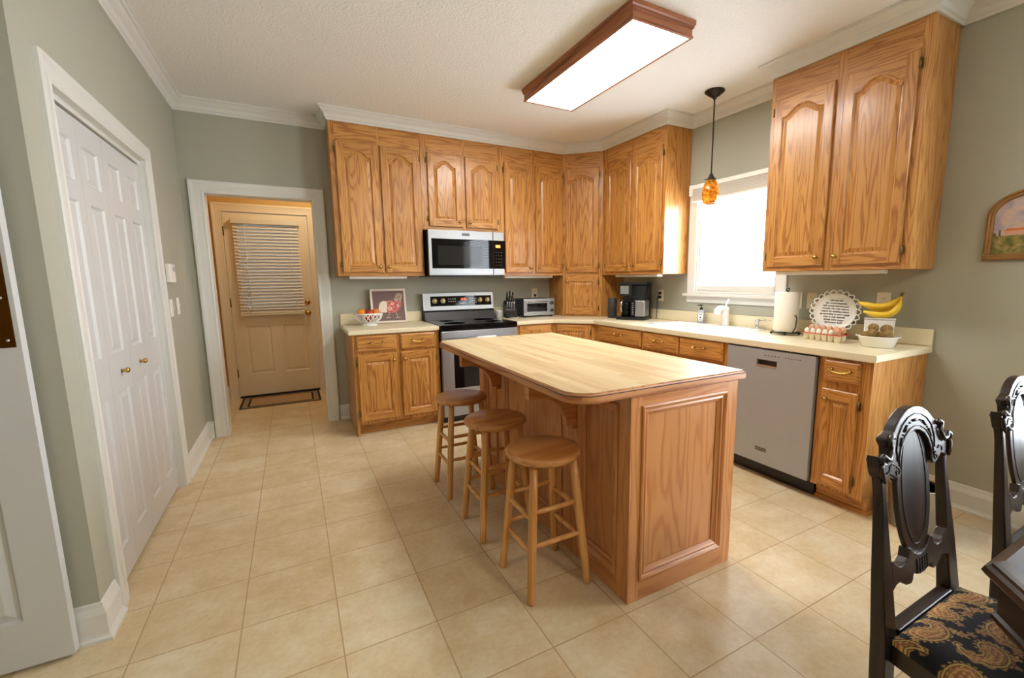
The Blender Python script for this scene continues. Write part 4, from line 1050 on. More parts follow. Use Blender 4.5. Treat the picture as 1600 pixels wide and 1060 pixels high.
# ---------------------------------------------------------------- left counter objects
bx, by = -2.655, -.226
t = thing('fruit_bowl', 'white lattice ceramic fruit bowl on the short countertop', 'bowl', (bx, by, ZC))
z0 = ZC+.0008
b = MB(); b.lathe([(.075, 0), (.078, .006), (.066, .014), (.055, .022), (.06, .028), (.001, .028)], (bx, by, z0), n=40); obj('foot', b, 'ceramic', t)
def bowl_p(a, k, dr=0):  # k 0..1 up the wall
    r = .058+.062*math.sin(k*math.pi/2)**.9; return Vector((bx+(r+dr)*math.cos(a), by+(r+dr)*math.sin(a), z0+.028+.075*k**1.3))
b = MB()
for i in range(18):
    for sgn in (-1, 1):
        b.tube([bowl_p(2*math.pi*i/18+sgn*.5*k/6, k/6) for k in range(7)], .0042, 8)
obj('lattice', b, 'ceramic', t)
b = MB(); b.tube([bowl_p(2*math.pi*i/48, 1)+Vector((0, 0, .004)) for i in range(48)], .0075, 10, closed=True); obj('rim', b, 'ceramic', t)
def fruit(nm, lab, c, r, mat, grp='fruit in the lattice bowl', stalk=True):
    t = thing(nm, lab, 'fruit', c, grp); c = Vector(c)
    b = MB(); b.lathe([(.001, r*.8)]+[(r*1.02*math.sin(R_(a)), r*.95*math.cos(R_(a))-(.0 if a > 20 else .02*r)) for a in range(14, 176, 9)]+[(.001, -r*.88)], c, n=28); obj('flesh', b, mat, t)
    b = MB()
    if stalk: b.tube([c+Vector((0, 0, r*.78)), c+Vector((.003, 0, r*1.05)), c+Vector((.007, .002, r*1.2))], .0017, 8)
    else: b.cyl(c+Vector((0, 0, r*.78)), c+Vector((0, 0, r*.9)), .004, .003, 8)
    obj('stem', b, 'stem', t)
zf = z0+.112
fruit('orange', 'orange at the side of the lattice bowl', (bx-.062, by-.008, zf+.005), .037, 'orange', stalk=False)
fruit('apple', 'dark red apple in the middle of the lattice bowl', (bx+.008, by-.036, zf+.002), .035, 'apple')
fruit('apple', 'red and yellow apple in the lattice bowl before the hen print', (bx+.066, by+.012, zf+.006), .037, 'peach')
fruit('apple', 'dark red apple at the back of the lattice bowl', (bx-.005, by+.045, zf), .036, 'apple')
fruit('apple', 'small dark apple low in the lattice bowl', (bx+.004, by-.002, zf-.05), .030, 'apple')

# hen print
t = thing('framed_print', 'square framed print of a rose-patterned hen leaning on the backsplash', 'picture', (-2.44, -.1, ZC))
tl = R_(11); zV = Vector((0, math.sin(tl), math.cos(tl))); zN = Vector((0, -math.cos(tl), math.sin(tl)))
TF = Matrix((Vector((1, 0, 0)), zV, zN)).transposed().to_4x4(); TF.translation = Vector((-2.61, -.094, ZC+.001))
S = .33
b = MB(); b.T = TF; b.sweep([(0, 0), (S, 0), (S, S), (0, S)], [(0, 0), (0, .018), (.003, .02), (.018, .018), (.021, .012), (.021, 0)], closed=True); obj('frame', b, 'print_frame', t)
b = MB(); b.T = TF; b.box((.02, .02, .002), (S-.02, S-.02, .008)); pc = obj('print', b, 'mauve', t)
def flat(T, pts, w, mat, parent, nm, d=.0006):
    b = MB(); b.T = T; b.prism(pts, w, w+d); return obj(nm, b, mat, parent)
flat(TF, [(.195, .19), (.23, .245), (.245, .285), (.275, .29), (.30, .272), (.29, .225), (.275, .175), (.24, .15)], .0082, 'hen_tail', pc, 'tail')
flat(TF, [(.135, .12), (.13, .165), (.14, .205), (.175, .22), (.22, .215), (.265, .20), (.285, .205), (.28, .16), (.262, .125), (.24, .105), (.2, .095), (.16, .1)], .009, 'hen_red', pc, 'hen_body')
flat(TF, [(.15, .21), (.115, .215), (.085, .195), (.075, .17), (.07, .13), (.085, .11), (.12, .1), (.145, .105), (.15, .15)], .0096, 'hen_white', pc, 'hen_breast')
for u, v, r_ in ((.175, .14, .018), (.20, .185, .013), (.25, .165, .013)): flat(TF, arc(u, v, r_, 0, 350, 20), .0097, 'hen_white', pc, 'rose_outer'); flat(TF, arc(u, v, r_*.6, 0, 350, 16), .0104, 'hen_red', pc, 'rose_centre')
b = MB(); b.T = TF; w_ = .0095
for p in ([(.165, .1, w_), (.16, .075, w_), (.155, .052, w_), (.175, .05, w_)], [(.155, .052, w_), (.13, .05, w_)], [(.228, .1, w_), (.238, .075, w_), (.24, .05, w_), (.265, .05, w_)], [(.24, .05, w_), (.222, .044, w_)]): b.tube(p, .0028, 6)
obj('hen_legs', b, 'hen_white', pc)

# ---------------------------------------------------------------- back counter objects
zc = ZC+.0008
b = MB(); b.lathe([(.028, 0), (.036, .004), (.04, .03), (.038, .06), (.036, .082), (.032, .082), (.034, .06), (.036, .03), (.03, .008), (.001, .006)], (-1.305, -.115, zc), n=28)
tag(obj('mug', b, 'felt', None, org=(-1.305, -.115, zc)), 'small white cup tucked behind the range', 'cup')
# knife block
t = thing('knife_block', 'black knife block full of knives beside the range', 'knife block', (-1.19, -.17, zc))
KA = R_(22)
TK = Matrix.Translation((-1.20, -.17, zc)) @ Matrix.Rotation(R_(-14), 4, 'Z')
b = MB(); b.T = TK; b.prism([(-.10, 0), (.085, 0), (.085, .095), (.03, .105), (-.02, .175), (-.10, .145)][::1], -.055, .055, plane='yz') if False else b.prism([(-.085, 0), (.09, 0), (.105, .155), (.05, .185), (-.005, .125), (-.012, .095), (-.085, .085)], -.058, .058, plane='yz'); obj('body', b, 'black', t, .003)
def knife(p, d, L_, r_, lab, cat='knife', steel=False):
    t = thing('kitchen_knife', lab, cat, p, 'knives in the block'); p = Vector(p); d = Vector(d).normalized()
    b = MB(); b.tube([p, p+d*L_*.3, p+d*L_*.7, p+d*L_], [r_*.8, r_, r_*.85, r_*1.1], 10); obj('handle', b, 'steel_handle' if steel else 'black', t)
    b = MB(); b.cyl(p-d*.004, p+d*.008, r_*.95, n=10); b.cyl(p+d*(L_-.001), p+d*(L_+.004), r_*.95, n=10); obj('bolster', b, 'chrome', t)
dK = (TK.to_3x3() @ Vector((0, -.52, .85)))
rows = [(-.036, .0, .128, .115, .0085), (-.012, .0, .134, .125, .009), (.012, .0, .134, .118, .0085), (.036, .0, .128, .1, .008), (-.032, .042, .172, .12, .009), (-.002, .042, .176, .125, .0095), (.03, .042, .174, .11, .009)]
for i, (x, y, z, L_, r_) in enumerate(rows):
    p = TK @ Vector((x, y-.004, z)); knife(p, dK, L_, r_, 'black handled knife standing in the knife block')
for i, x in enumerate((-.04, -.016, .008, .032)):
    p = TK @ Vector((x, -.045, .089)); knife(p, TK.to_3x3() @ Vector((0, -.25, .95)), .082, .0058, 'steel handled steak knife in the front row of the knife block', steel=True)
b = MB(); cx_, cy_ = -1.225, -.315
b.lathe([(.03, 0), (.045, .004), (.05, .01), (.046, .011), (.001, .006)], (cx_, cy_, zc), n=28); t = tag(obj('spoon_rest', b, 'ceramic', None, org=(cx_, cy_, zc)), 'small white spoon rest dish before the knife block', 'dish')
# toaster oven
t = thing('toaster_oven', 'compact steel toaster oven on the back counter', 'toaster oven', (-.9, -.2, zc))
ox0, ox1, oy0, oy1, oz0, oz1 = -1.083, -.70, -.27, -.045, zc+.014, zc+.20
b = MB(); b.box((ox0, oy0+.012, oz0), (ox1, oy1, oz1)); obj('body', b, 'dark_grey', t, .01, 3)
b = MB(); b.box((ox0, oy0, oz0), (ox1, oy0+.013, oz1)); obj('front_panel', b, 'steel', t, .005)
b = MB(); b.box((ox0+.02, oy0-.008, oz0+.03), (ox1-.085, oy0-.0005, oz1-.022)); dr = obj('door', b, 'steel', t, .003)
b = MB(); b.box((ox0+.035, oy0-.0095, oz0+.045), (ox1-.10, oy0-.0078, oz1-.05)); obj('window', b, 'black_gloss', dr, .001)
b = MB(); b.cyl((ox0+.04, oy0-.028, oz1-.034), (ox1-.105, oy0-.028, oz1-.034), .006, n=12)
for x in (ox0+.05, ox1-.115): b.cyl((x, oy0-.028, oz1-.034), (x, oy0-.0075, oz1-.034), .0045, n=10)
obj('handle', b, 'chrome', dr)
for z in (oz0+.055, oz0+.135):
    b = MB(); b.lathe([(.024, 0), (.024, -.008), (.018, -.01), (.017, -.022), (.001, -.023)], (ox1-.04, oy0, z), axis='y', n=24); obj('knob', b, 'dark_grey', t)
    b = MB(); b.lathe([(.025, -.0085), (.025, -.011), (.0185, -.011), (.0185, -.0085)], (ox1-.04, oy0, z), axis='y', n=24); obj('knob_ring', b, 'chrome', t)
b = MB(); b.cyl((ox1-.04, oy0, oz0+.095), (ox1-.04, oy0-.003, oz0+.095), .004, n=10); obj('pilot_lamp', b, 'ink', t)
for x in (ox0+.03, ox1-.03):
    for y in (oy0+.03, oy1-.03):
        b = MB(); b.cyl((x, y, zc), (x, y, oz0), .01, n=12); obj('foot', b, 'black', t)

# speaker canister
b = MB(); b.lathe([(.042, 0), (.048, .004), (.048, .2), (.044, .206), (.001, .207)], (-.305, -.80, zc), n=36)
tag(obj('speaker', b, 'dark_grey', None, org=(-.305, -.80, zc)), 'dark grey cylinder speaker next to the coffee maker', 'speaker')
# coffee maker, turned toward the room
t = thing('coffee_maker', 'black and steel drip coffee maker in the counter corner', 'coffee maker', (-.235, -1.065, zc))
TC = frame((-.235, -1.065, zc), (-.86, -.51, 0)) @ Matrix.Scale(1.18, 4, (0, 1, 0))
TCl = lambda: TC
def cb(a, c, mat, nm, bev=.004, par=None):
    b = MB(); b.T = TC; b.box(a, c); return obj(nm, b, mat, par or t, bev, 3)
cb((-.145, 0, -.11), (.15, .022, .12), 'black', 'base')
cb((-.14, .022, -.11), (.145, .30, -.055), 'black', 'tower')
cb((-.145, .295, -.11), (.15, .315, .095), 'black', 'lid')
cb((-.125, .20, -.055), (.0, .296, .08), 'black', 'brew_basket')
cb((-.118, .215, .0805), (-.03, .285, .086), 'steel', 'basket_plate', .002)
b = MB(); b.T = TC
b.prism(arc(.035, .07, .02, 90, 180, 6)[::-1]+[], 0, 1) if False else b.box((.012, .023, -.054), (.142, .165, .1)); bodyp = obj('housing', b, 'steel', t, .016, 4)
cb((.0, .024, .1005), (.046, .164, .107), 'black_gloss', 'control_panel', .002)
b = MB(); b.T = TC
for i in range(6): b.box((.014, .045+i*.018, .107), (.032, .053+i*.018, .1082))
obj('button', b, 'steel_handle', t)
cb((.002, .17, -.05), (.142, .294, .088), 'smoke_glass', 'water_tank', .012)
# carafe
b = MB(); c0 = TC @ Vector((-.068, 0, .02)); b.lathe([(.045, .024), (.056, .03), (.058, .09), (.054, .125), (.046, .15), (.05, .155), (.046, .17), (.001, .178)], c0, n=32); obj('carafe', b, 'black_gloss', t)
b = MB(); b.T = TC; b.tube([(-.075, .15, .075), (-.085, .155, .115), (-.092, .14, .13), (-.09, .08, .125), (-.08, .05, .09)], [.008, .009, .009, .008, .006], 10); obj('carafe_handle', b, 'steel_handle', t)
b = MB(); b.tube([(-.0082, -1.2, 1.176), (-.03, -1.2, 1.176)], .014, 10); b.tube([(-.028, -1.2, 1.176), (-.045, -1.195, 1.13), (-.046, -1.19, 1.0), (-.042, -1.185, .93), (-.046, -1.175, .9185)], .0032, 8); b.tube([(-.0082, -1.2, 1.134), (-.03, -1.2, 1.134)], .014, 10)
tag(obj('power_cord', b, 'black', None, org=(-.03, -1.2, 1.15)), 'black plugs and cord of the coffee maker', 'cord')

# ---------------------------------------------------------------- sink
t = thing('kitchen_sink', 'white double bowl drop-in sink under the window', 'sink', (-.3, -1.97, ZC))
sx0, sx1, sy0, sy1 = -.53, -.035, -2.405, -1.535
def rect(x0, x1, y0, y1, r_=.03):
    return arc(x0+r_, y0+r_, r_, 180, 270, 5)+arc(x1-r_, y0+r_, r_, 270, 360, 5)+arc(x1-r_, y1-r_, r_, 0, 90, 5)+arc(x0+r_, y1-r_, r_, 90, 180, 5)
bowls = [(-.49, -.135, -1.995, -1.59), (-.49, -.135, -2.355, -2.03)]
bm = bmesh.new()
def lp(pts, z): 
    vs = [bm.verts.new((x, y, z)) for x, y in pts]; return vs, [bm.edges.new((vs[i], vs[(i+1) % len(vs)])) for i in range(len(vs))]
zt = ZC+.012
vo, eo = lp(rect(sx0+.01, sx1-.01, sy0+.01, sy1-.01, .04), zt); es = eo
inn = []
for q in bowls:
    v_, e_ = lp(rect(*q, .05), zt); inn.append(v_); es = es+e_
bmesh.ops.triangle_fill(bm, use_beauty=True, edges=es)
bm.verts.index_update()
b = MB(); b.add([v.co.copy() for v in bm.verts], [tuple(v.index for v in f.verts) for f in bm.faces]); bm.free()
o_ = rect(sx0+.01, sx1-.01, sy0+.01, sy1-.01, .04); o2 = rect(sx0, sx1, sy0, sy1, .05); n = len(o_)
b.add([(*p, zt) for p in o_]+[(*p, ZC+.001) for p in o2], [(i, (i+1) % n, n+(i+1) % n, n+i) for i in range(n)], 0, None, True)
for q in bowls:
    lv = [(0, 0, .05), (.006, -.006, .05), (.012, -.09, .05), (.03, -.112, .05)]
    rr_ = [([(x, y) for x, y in rect(q[0]+d, q[1]-d, q[2]+d, q[3]-d, .05)], zt+z) for d, z, _ in lv]
    for (a, za), (c, zb_) in zip(rr_, rr_[1:]):
        n = len(a); b.add([(*p, za) for p in a]+[(*p, zb_) for p in c], [(i, (i+1) % n, n+(i+1) % n, n+i) for i in range(n)], 0, None, True)
    b.add([(*p, rr_[-1][1]) for p in rr_[-1][0]], [tuple(range(n))])
obj('basin', b, 'sink_white', t)
for q in bowls:
    b = MB(); b.lathe([(.04, .0), (.04, .003), (.03, .004), (.001, .001)], ((q[0]+q[1])/2, (q[2]+q[3])/2, zt-.1115), n=24); obj('drain', b, 'chrome', t)
zs = zt+.0005
t = thing('faucet', 'white single lever kitchen faucet behind the sink', 'faucet', (-.09, -2.05, zs))
b = MB(); b.lathe([(.036, 0), (.036, .005), (.031, .01), (.030, .12), (.028, .145), (.02, .155), (.001, .157)], (-.09, -2.05, zs), n=32); obj('body', b, 'ceramic', t)
b = MB(); b.tube([(-.1, -2.05, zs+.13), (-.13, -2.045, zs+.146), (-.165, -2.038, zs+.140)], [.024, .023, .024], 14); b.lathe([(.026, 0), (.03, .01), (.027, .04), (.014, .052)], (-.172, -2.037, zs+.095), n=24); obj('spout', b, 'ceramic', t)
b = MB(); b.tube([(-.09, -2.05, zs+.15), (-.085, -2.052, zs+.18), (-.07, -2.06, zs+.22)], [.009, .007, .006], 10); obj('lever', b, 'ceramic', t)
t = thing('soap_bottle', 'grey soap bottle with black pump behind the sink', 'bottle', (-.085, -1.79, zs))
b = MB(); b.lathe([(.027, 0), (.03, .004), (.03, .098), (.026, .110), (.013, .116), (.001, .117)], (-.085, -1.79, zs), n=28); obj('bottle', b, 'bag', t)
b = MB(); b.lathe([(.014, .116), (.014, .135), (.005, .137), (.005, .15), (.012, .152), (.012, .162), (.001, .163)], (-.085, -1.79, zs), n=20); b.box((-.13, -1.796, zs+.153), (-.085, -1.784, zs+.161)); obj('pump', b, 'ink', t)
Tl = frame((-.085, -1.79, zs), (-.85, -.52, 0)); b = MB(); b.T = Tl
n_ = 10; vs = []
for i in range(n_+1):
    a = R_(-42+84*i/n_)
    for v in (.022, .09): vs.append((.0304*math.sin(a), v, .0304*math.cos(a)))
b.add(vs, [(2*i, 2*i+2, 2*i+3, 2*i+1) for i in range(n_)], 0, None, True); lb = obj('label_panel', b, 'white', t)
b = MB(); b.T = Tl; b.box((-.014, .075, .0306), (.014, .081, .0312)); b.lathe([(.007, .0308), (.001, .0312)], (0, .05, 0), n=14); b.box((-.012, .03, .0306), (.012, .033, .0312)); obj('label_marks', b, 'ink', t)
t = thing('water_tap', 'small chrome tap with a long thin spout beside the sink', 'tap', (-.075, -2.34, zs))
b = MB(); b.lathe([(.02, 0), (.02, .004), (.012, .01), (.011, .04), (.018, .05), (.018, .068), (.001, .074)], (-.075, -2.34, zs), n=20); obj('body', b, 'chrome', t)
b = MB(); b.tube([(-.075, -2.345, zs+.06), (-.08, -2.42, zs+.07), (-.085, -2.46, zs+.068)], .0035, 8); obj('spout', b, 'chrome', t)

# ---------------------------------------------------------------- right counter objects
t = thing('paper_towel_holder', 'black wire paper towel holder on the long countertop', 'holder', (-.16, -2.625, zc))
pc0 = Vector((-.16, -2.625, 0))
b = MB(); b.tube([(-.16+.088*math.cos(2*math.pi*i/36), -2.625+.088*math.sin(2*math.pi*i/36), zc+.017) for i in range(36)], .0045, 8, closed=True)
b.tube([(-.248, -2.625, zc+.017), (-.072, -2.625, zc+.017)], .0045, 8)
obj('base_ring', b, 'black_metal', t)
for a in (30, 120, 210, 300):
    b = MB(); b.ball((-.16+.088*math.cos(R_(a)), -2.625+.088*math.sin(R_(a)), zc+.0105), (.01, .01, .0103)); obj('foot', b, 'black_metal', t)
b = MB(); b.tube([(-.16, -2.625, zc+.017), (-.16, -2.625, zc+.315)], .0045, 8); b.tube([(-.16, -2.625-.011*math.sin(2*math.pi*i/16), zc+.32+.011*math.cos(2*math.pi*i/16)) for i in range(16)], .0035, 8, closed=True); obj('post', b, 'black_metal', t)
b = MB(); b.tube([(-.2, -2.704, zc+.017), (-.195, -2.722, zc+.06), (-.195, -2.726, zc+.12), (-.195, -2.718, zc+.142), (-.195, -2.708, zc+.138)], .0038, 8); obj('side_arm', b, 'black_metal', t)
b = MB(); b.lathe([(.018, 0), (.076, 0), (.079, .003), (.079, .275), (.076, .278), (.018, .278), (.018, 0)], (-.16, -2.625, zc+.0235), n=48)
tag(obj('paper_towel_roll', b, 'paper', None, org=(-.16, -2.625, zc+.0235)), 'full white paper towel roll on its wire holder', 'paper towel')

# scalloped plate with lettering on an easel
t = thing('decorative_plate', 'white scalloped plate with black handwriting standing on the counter', 'plate', (-.13, -2.93, zc))
pn_ = Vector((-.93, -.36, .0)).normalized(); tl = R_(12)
Np = (pn_*math.cos(tl)+Z3*math.sin(tl)).normalized(); Up = Z3.cross(Np).normalized(); Vp = Np.cross(Up)
TPl = Matrix((Up, Vp, Np)).transposed().to_4x4(); TPl.translation = Vector((-.125, -2.935, zc+.178))
b = MB(); b.T = TPl; b.lathe([(.001, 0), (.1, 0), (.106, .003), (.118, .010), (.118, .014), (.106, .0075), (.098, .005), (.001, .005)], n=64); obj('disc', b, 'ceramic', t)
b = MB(); b.T = TPl; NS = 22
for i in range(NS):
    a = 2*math.pi*i/NS; c_ = Vector((.1285*math.cos(a), .1285*math.sin(a), .0115))
    er = Vector((math.cos(a), math.sin(a), 0)); et = Vector((-math.sin(a), math.cos(a), 0))
    b.tube([c_+er*(-.012+.026*math.sin(R_(q)))+et*.0178*math.cos(R_(q)) for q in range(0, 181, 15)], .0042, 8)
b.tube([(.117*math.cos(2*math.pi*i/64), .117*math.sin(2*math.pi*i/64), .0115) for i in range(64)], .004, 8, closed=True); obj('rim', b, 'ceramic', t)
lines = ['Do not let', 'any unwholesome', 'talk come out of your', 'mouths, but only what is', 'helpful for building others', 'up according to their needs', 'that it may benefit', 'those who listen', 'Ephesians 4:29']
for i, s_ in enumerate(lines):
    text(s_, .0165 if len(s_) < 22 else .0148, TPl @ Matrix.Rotation(R_(-3), 4, 'Z') @ Matrix.Translation((0, .074-.0183*i, .0055)), 'ink', t, shear=.25, extra=.0003)
t = thing('plate_easel', 'dark easel holding the scalloped plate', 'easel', (-.12, -2.93, zc))
b = MB()
for s_ in (-1, 1):
    p = Vector((-.13, -2.932, 0))+Up*s_*.07
    b.tube([p+pn_*.05+Z3*(zc+.05), p+pn_*.045+Z3*(zc+.012), p+pn_*.0+Z3*(zc+.008), p-pn_*.055+Z3*(zc+.008)], .005, 8)
    b.tube([p-pn_*.055+Z3*(zc+.008), p-pn_*.04+Z3*(zc+.16)], .005, 8)
b.tube([Vector((-.13, -2.932, zc+.008))+Up*.07-pn_*.02, Vector((-.13, -2.932, zc+.008))-Up*.07-pn_*.02], .005, 8)
obj('stand', b, plain('dark_brown_wood', srgb(62, 38, 24), .5), t)

# egg tray with eggs
EY0, EX = -2.955, -.265
t = thing('egg_tray', 'cream egg tray with a red rim on the countertop', 'tray', (EX, EY0, zc))
eu = Vector((-.12, -.993, 0)).normalized(); ev = Vector((-.993, .12, 0))  # along, toward room
TE = Matrix((eu, ev, Z3)).transposed().to_4x4(); TE.translation = Vector((EX, EY0, zc))
pit = .0415
b = MB(); b.T = TE
for i in range(6):
    for j in range(2):
        u, v = (i-2.5)*pit, (j-.5)*pit*1.05
        b.lathe([(.013, 0), (.0165, .004), (.0205, .04), (.0205, .043)], (u, v, 0), n=20)
obj('cups', b, 'tray', t)
b = MB(); b.T = TE
L2, W2 = 3.12*pit, 1.18*pit
bm_ = counter_mesh(rect(-L2, L2, -W2, W2, .012), .0405, .0445); b.add([v for v in bm_.v], [tuple(f) for f in bm_.f]); obj('deck', b, 'tray', t)
b = MB(); b.T = TE; b.sweep(rect(-L2, L2, -W2, W2, .012), [(-.003, .043), (.002, .043), (.002, .0475), (-.003, .0475)], closed=True); obj('rim', b, 'red_rim', t)
random.seed(5)
for i in range(6):
    for j in range(2):
        u, v = (i-2.5)*pit, (j-.5)*pit*1.05
        brown = j == 0 or i == 5
        p = TE @ Vector((u, v, .0445+(.0265 if brown else .021)))
        b = MB(); k_ = 1 if brown else .8; b.ball((0, 0, 0 if brown else -.0085), (.0195*k_, .0195*k_, .0245*k_), n=18, taper=.1); 
        b.v = [q+p for q in b.v]
        row = 'back' if j == 0 else 'front'
        nth = ['first', 'second', 'third', 'fourth', 'fifth', 'sixth'][i]
        tag(obj('egg', b, 'egg_brown' if brown else 'egg_white', None, org=p-Z3*.0235), '%s egg, %s in the %s row of the tray counted from the paper towel side' % ('brown' if brown else 'white', nth, row), 'egg', 'eggs in the red rimmed tray')

# white canister, bananas
t0 = Vector((-.135, -3.205, zc))
Tb = frame(t0, (-.93, -.36, 0))
t = thing('canister', 'white square canister under the bananas', 'canister', t0)
b = MB(); b.T = Tb; b.prism([(-.068, 0), (.068, 0), (.076, .15), (-.076, .15)], -.05, .05); obj('body', b, 'ceramic', t, .008, 3)
b = MB(); b.T = Tb; b.box((-.078, .1505, -.054), (.078, .158, .054)); obj('lid', b, 'ceramic', t, .003)
def banana(lab, pts, r_=.0175):
    t = thing('banana', lab, 'banana', Tb @ Vector(pts[len(pts)//2]), 'bunch of bananas'); 
    # resample as a smooth quadratic chain
    P = [Tb @ Vector(p) for p in pts]; out = []
    k = 16
    for i in range(k+1):
        s = i/k; out.append(P[0]*(1-s)**2+P[1]*2*s*(1-s)+P[2]*s*s)
    rs = [r_*(.35 if i == 0 else min(1, .45+.2*i) if i < 3 else 1 if i < k-3 else max(.3, (k-i)/3.6)) for i in range(k+1)]
    b = MB(); b.tube(out, rs, 7); obj('peel', b, 'banana', t)
    b = MB(); d = (out[-1]-out[-2]).normalized(); b.tube([out[-1], out[-1]+d*.02], [.005, .007], 8); b.tube([out[0], out[0]-(out[1]-out[0]).normalized()*.006], [.005, .003], 8); obj('stem', b, 'banana_tip', t)
banana('upper banana of the bunch, pointing toward the scalloped plate', [(-.115, .25, .0), (.03, .185, .02), (.085, .292, .0)], .019)
banana('lower banana of the bunch, curving round beneath the others', [(-.085, .195, .03), (.09, .13, .045), (.09, .287, .012)], .019)
banana('rear banana of the bunch, nearest the wall', [(-.09, .235, -.035), (.06, .15, -.03), (.092, .292, -.012)], .018)

# oval dish with kiwis
KX, KY = -.285, -3.27
t = thing('oval_dish', 'white oval baking dish of kiwis at the counter end', 'dish', (KX, KY, zc))
TQ = frame((KX, KY, zc), (-.94, -.34, 0))
def oval(a, c, z, n=48): return [TQ @ Vector((a*math.cos(2*math.pi*i/n), z, c*math.sin(2*math.pi*i/n))) for i in range(n)]
rg = [(.074, .056, 0), (.08, .06, .004), (.096, .074, .056), (.1015, .079, .060), (.1005, .078, .064), (.093, .071, .061), (.076, .056, .01), (.072, .05, .007)]
b = MB(); n = 48
for r0, r1 in zip(rg, rg[1:]): b.add(oval(*r0)+oval(*r1), [(i, (i+1) % n, n+(i+1) % n, n+i) for i in range(n)], 0, None, True)
b.add(oval(*rg[0]), [tuple(range(n))]); b.add(oval(*rg[-1]), [tuple(range(n))]); obj('bowl', b, 'ceramic', t)
for i in (-1, 1):
    b = MB(); b.T = TQ; b.tube([(i*.098, .061, -.022), (i*.105, .062, 0), (i*.098, .061, .022)], .004, 8); obj('handle', b, 'ceramic', t)
for i, (u, v, w, a, lab) in enumerate([(-.058, .062, .002, 20, 'kiwi at the plate end of the dish'), (-.028, .078, .030, 15, 'large kiwi in front of the dish pile'), (.012, .066, .010, 100, 'kiwi low in the middle of the dish'), (.044, .077, .028, -10, 'kiwi lying in front at the far end of the dish, nearest its rim'),
        (-.026, .108, -.006, 40, 'upper kiwi of the pile, on the plate side'), (.036, .104, -.008, 80, 'upper kiwi of the pile, away from the plate'), (-.032, .060, -.028, 10, 'kiwi at the back of the dish under the pile'), (.045, .060, -.026, 30, 'kiwi at the back of the dish by the canister')]):
    p = TQ @ Vector((u, v, w)); b = MB(); b.ball((0, 0, 0), (.033, .027, .027), n=20, rot=Matrix.Rotation(R_(a), 3, 'Z')); b.v = [q+p for q in b.v]
    tag(obj('kiwi', b, 'kiwi', None, org=p-Z3*.027), lab, 'kiwi', 'kiwis in the oval dish')

# ---------------------------------------------------------------- landscape painting, bin, mat
t = thing('landscape_painting', 'arched gilt framed landscape painting on the right wall', 'picture', (0, -3.75, 1.40))
TA = frame((-.001, -3.595, 1.40), NR); pw = .36
def arch_out(d):
    s_ = .225
    return [(0+d, 0+d), (pw-d, 0+d), (pw-d, s_)]+arc(pw/2, s_, pw/2-d, 0, 180, 24, ry=.13-d)[1:-1]+[(d, s_)]
b = MB(); b.T = TA; n = len(arch_out(0))
rg = [(0, 0), (0, .012), (.004, .02), (.012, .024), (.018, .018), (.024, .02), (.030, .014), (.032, .006)]
for (d0, w0), (d1_, w1) in zip(rg, rg[1:]): b.add([(*p, w0) for p in arch_out(d0)]+[(*p, w1) for p in arch_out(d1_)], [(i, (i+1) % n, n+(i+1) % n, n+i) for i in range(n)])
for u, v in ((.02, .02), (pw-.02, .02), (pw/2, .345)):
    for k in range(5): b.ball((u+.012*math.cos(k*1.3), v+.008*math.sin(k*1.3), .022), (.009, .007, .005), n=10)
obj('frame', b, 'gilt', t)
b = MB(); b.T = TA; b.add([(*p, .006) for p in arch_out(.028)]+[(*p, .002) for p in arch_out(.028)], [tuple(range(n))]+[(i, (i+1) % n, n+(i+1) % n, n+i) for i in range(n)]); cv = obj('canvas', b, 'painting', t)
flat(TA, [(.075, .127), (.15, .127), (.15, .147), (.075, .147)], .0062, 'house_paint', cv, 'painted_house')
flat(TA, [(.07, .147), (.155, .147), (.145, .16), (.083, .16)], .0063, 'roof_paint', cv, 'painted_roof')
flat(TA, [(.052, .125), (.062, .125), (.06, .155), (.054, .155)], .0062, 'tree_paint', cv, 'painted_cypress')
flat(TA, [(.03, .125), (.045, .125), (.043, .137), (.036, .142)], .0062, 'tree_paint', cv, 'painted_shrub')
random.seed(3)
flat(TA, [(.26, .125), (.27, .20)]+[(.24+random.uniform(-.05, .0)*math.sin(k*.5)+.0, .2+.012*k) for k in range(7)]+[(.3, .3), (.325, .26), (.33, .15), (.3, .14), (.285, .125)], .0063, 'tree_paint', cv, 'painted_tree')

t = thing('trash_bin', 'galvanised metal bin on the floor beside the end cabinet', 'bin', (-.45, -3.585, 0))
b = MB(); b.lathe([(.095, .001), (.1, .004), (.115, .235), (.119, .24), (.115, .243), (.11, .235), (.095, .012), (.001, .01)], (-.45, -3.585, 0), n=40); obj('body', b, 'galv', t)
b = MB(); b.tube([(-.45+.117*math.cos(2*math.pi*i/40), -3.585+.117*math.sin(2*math.pi*i/40), .24) for i in range(40)], .004, 8, closed=True); obj('rim', b, 'galv', t)
b = MB(); b.lathe([(.112, .225), (.113, .236), (.1085, .236), (.1085, .225)], (-.45, -3.585, 0), n=40); obj('liner', b, 'ink', t)

t = thing('door_mat', 'tan door mat with black border stripes before the hall door', 'mat', (-3.43, 1.16, 0))
b = MB(); b.box((-3.83, .885, .0005), (-3.055, 1.405, .006)); obj('mat', b, 'mat_grey', t, .002)
b = MB(); b.sweep([(-3.83, .885), (-3.055, .885), (-3.055, 1.405), (-3.83, 1.405)], [(.0, .0061), (.022, .0061), (.022, .0075), (0, .0075)], closed=True)
b.sweep([(-3.76, .945), (-3.125, .945), (-3.125, 1.345), (-3.76, 1.345)], [(.0, .0061), (.02, .0061), (.02, .0075), (0, .0075)], closed=True); obj('border', b, 'mat_dark', t)
b = MB(); b.box((-3.74, .965, .0061), (-3.145, 1.325, .0072)); obj('field', b, 'mat_mid', t)

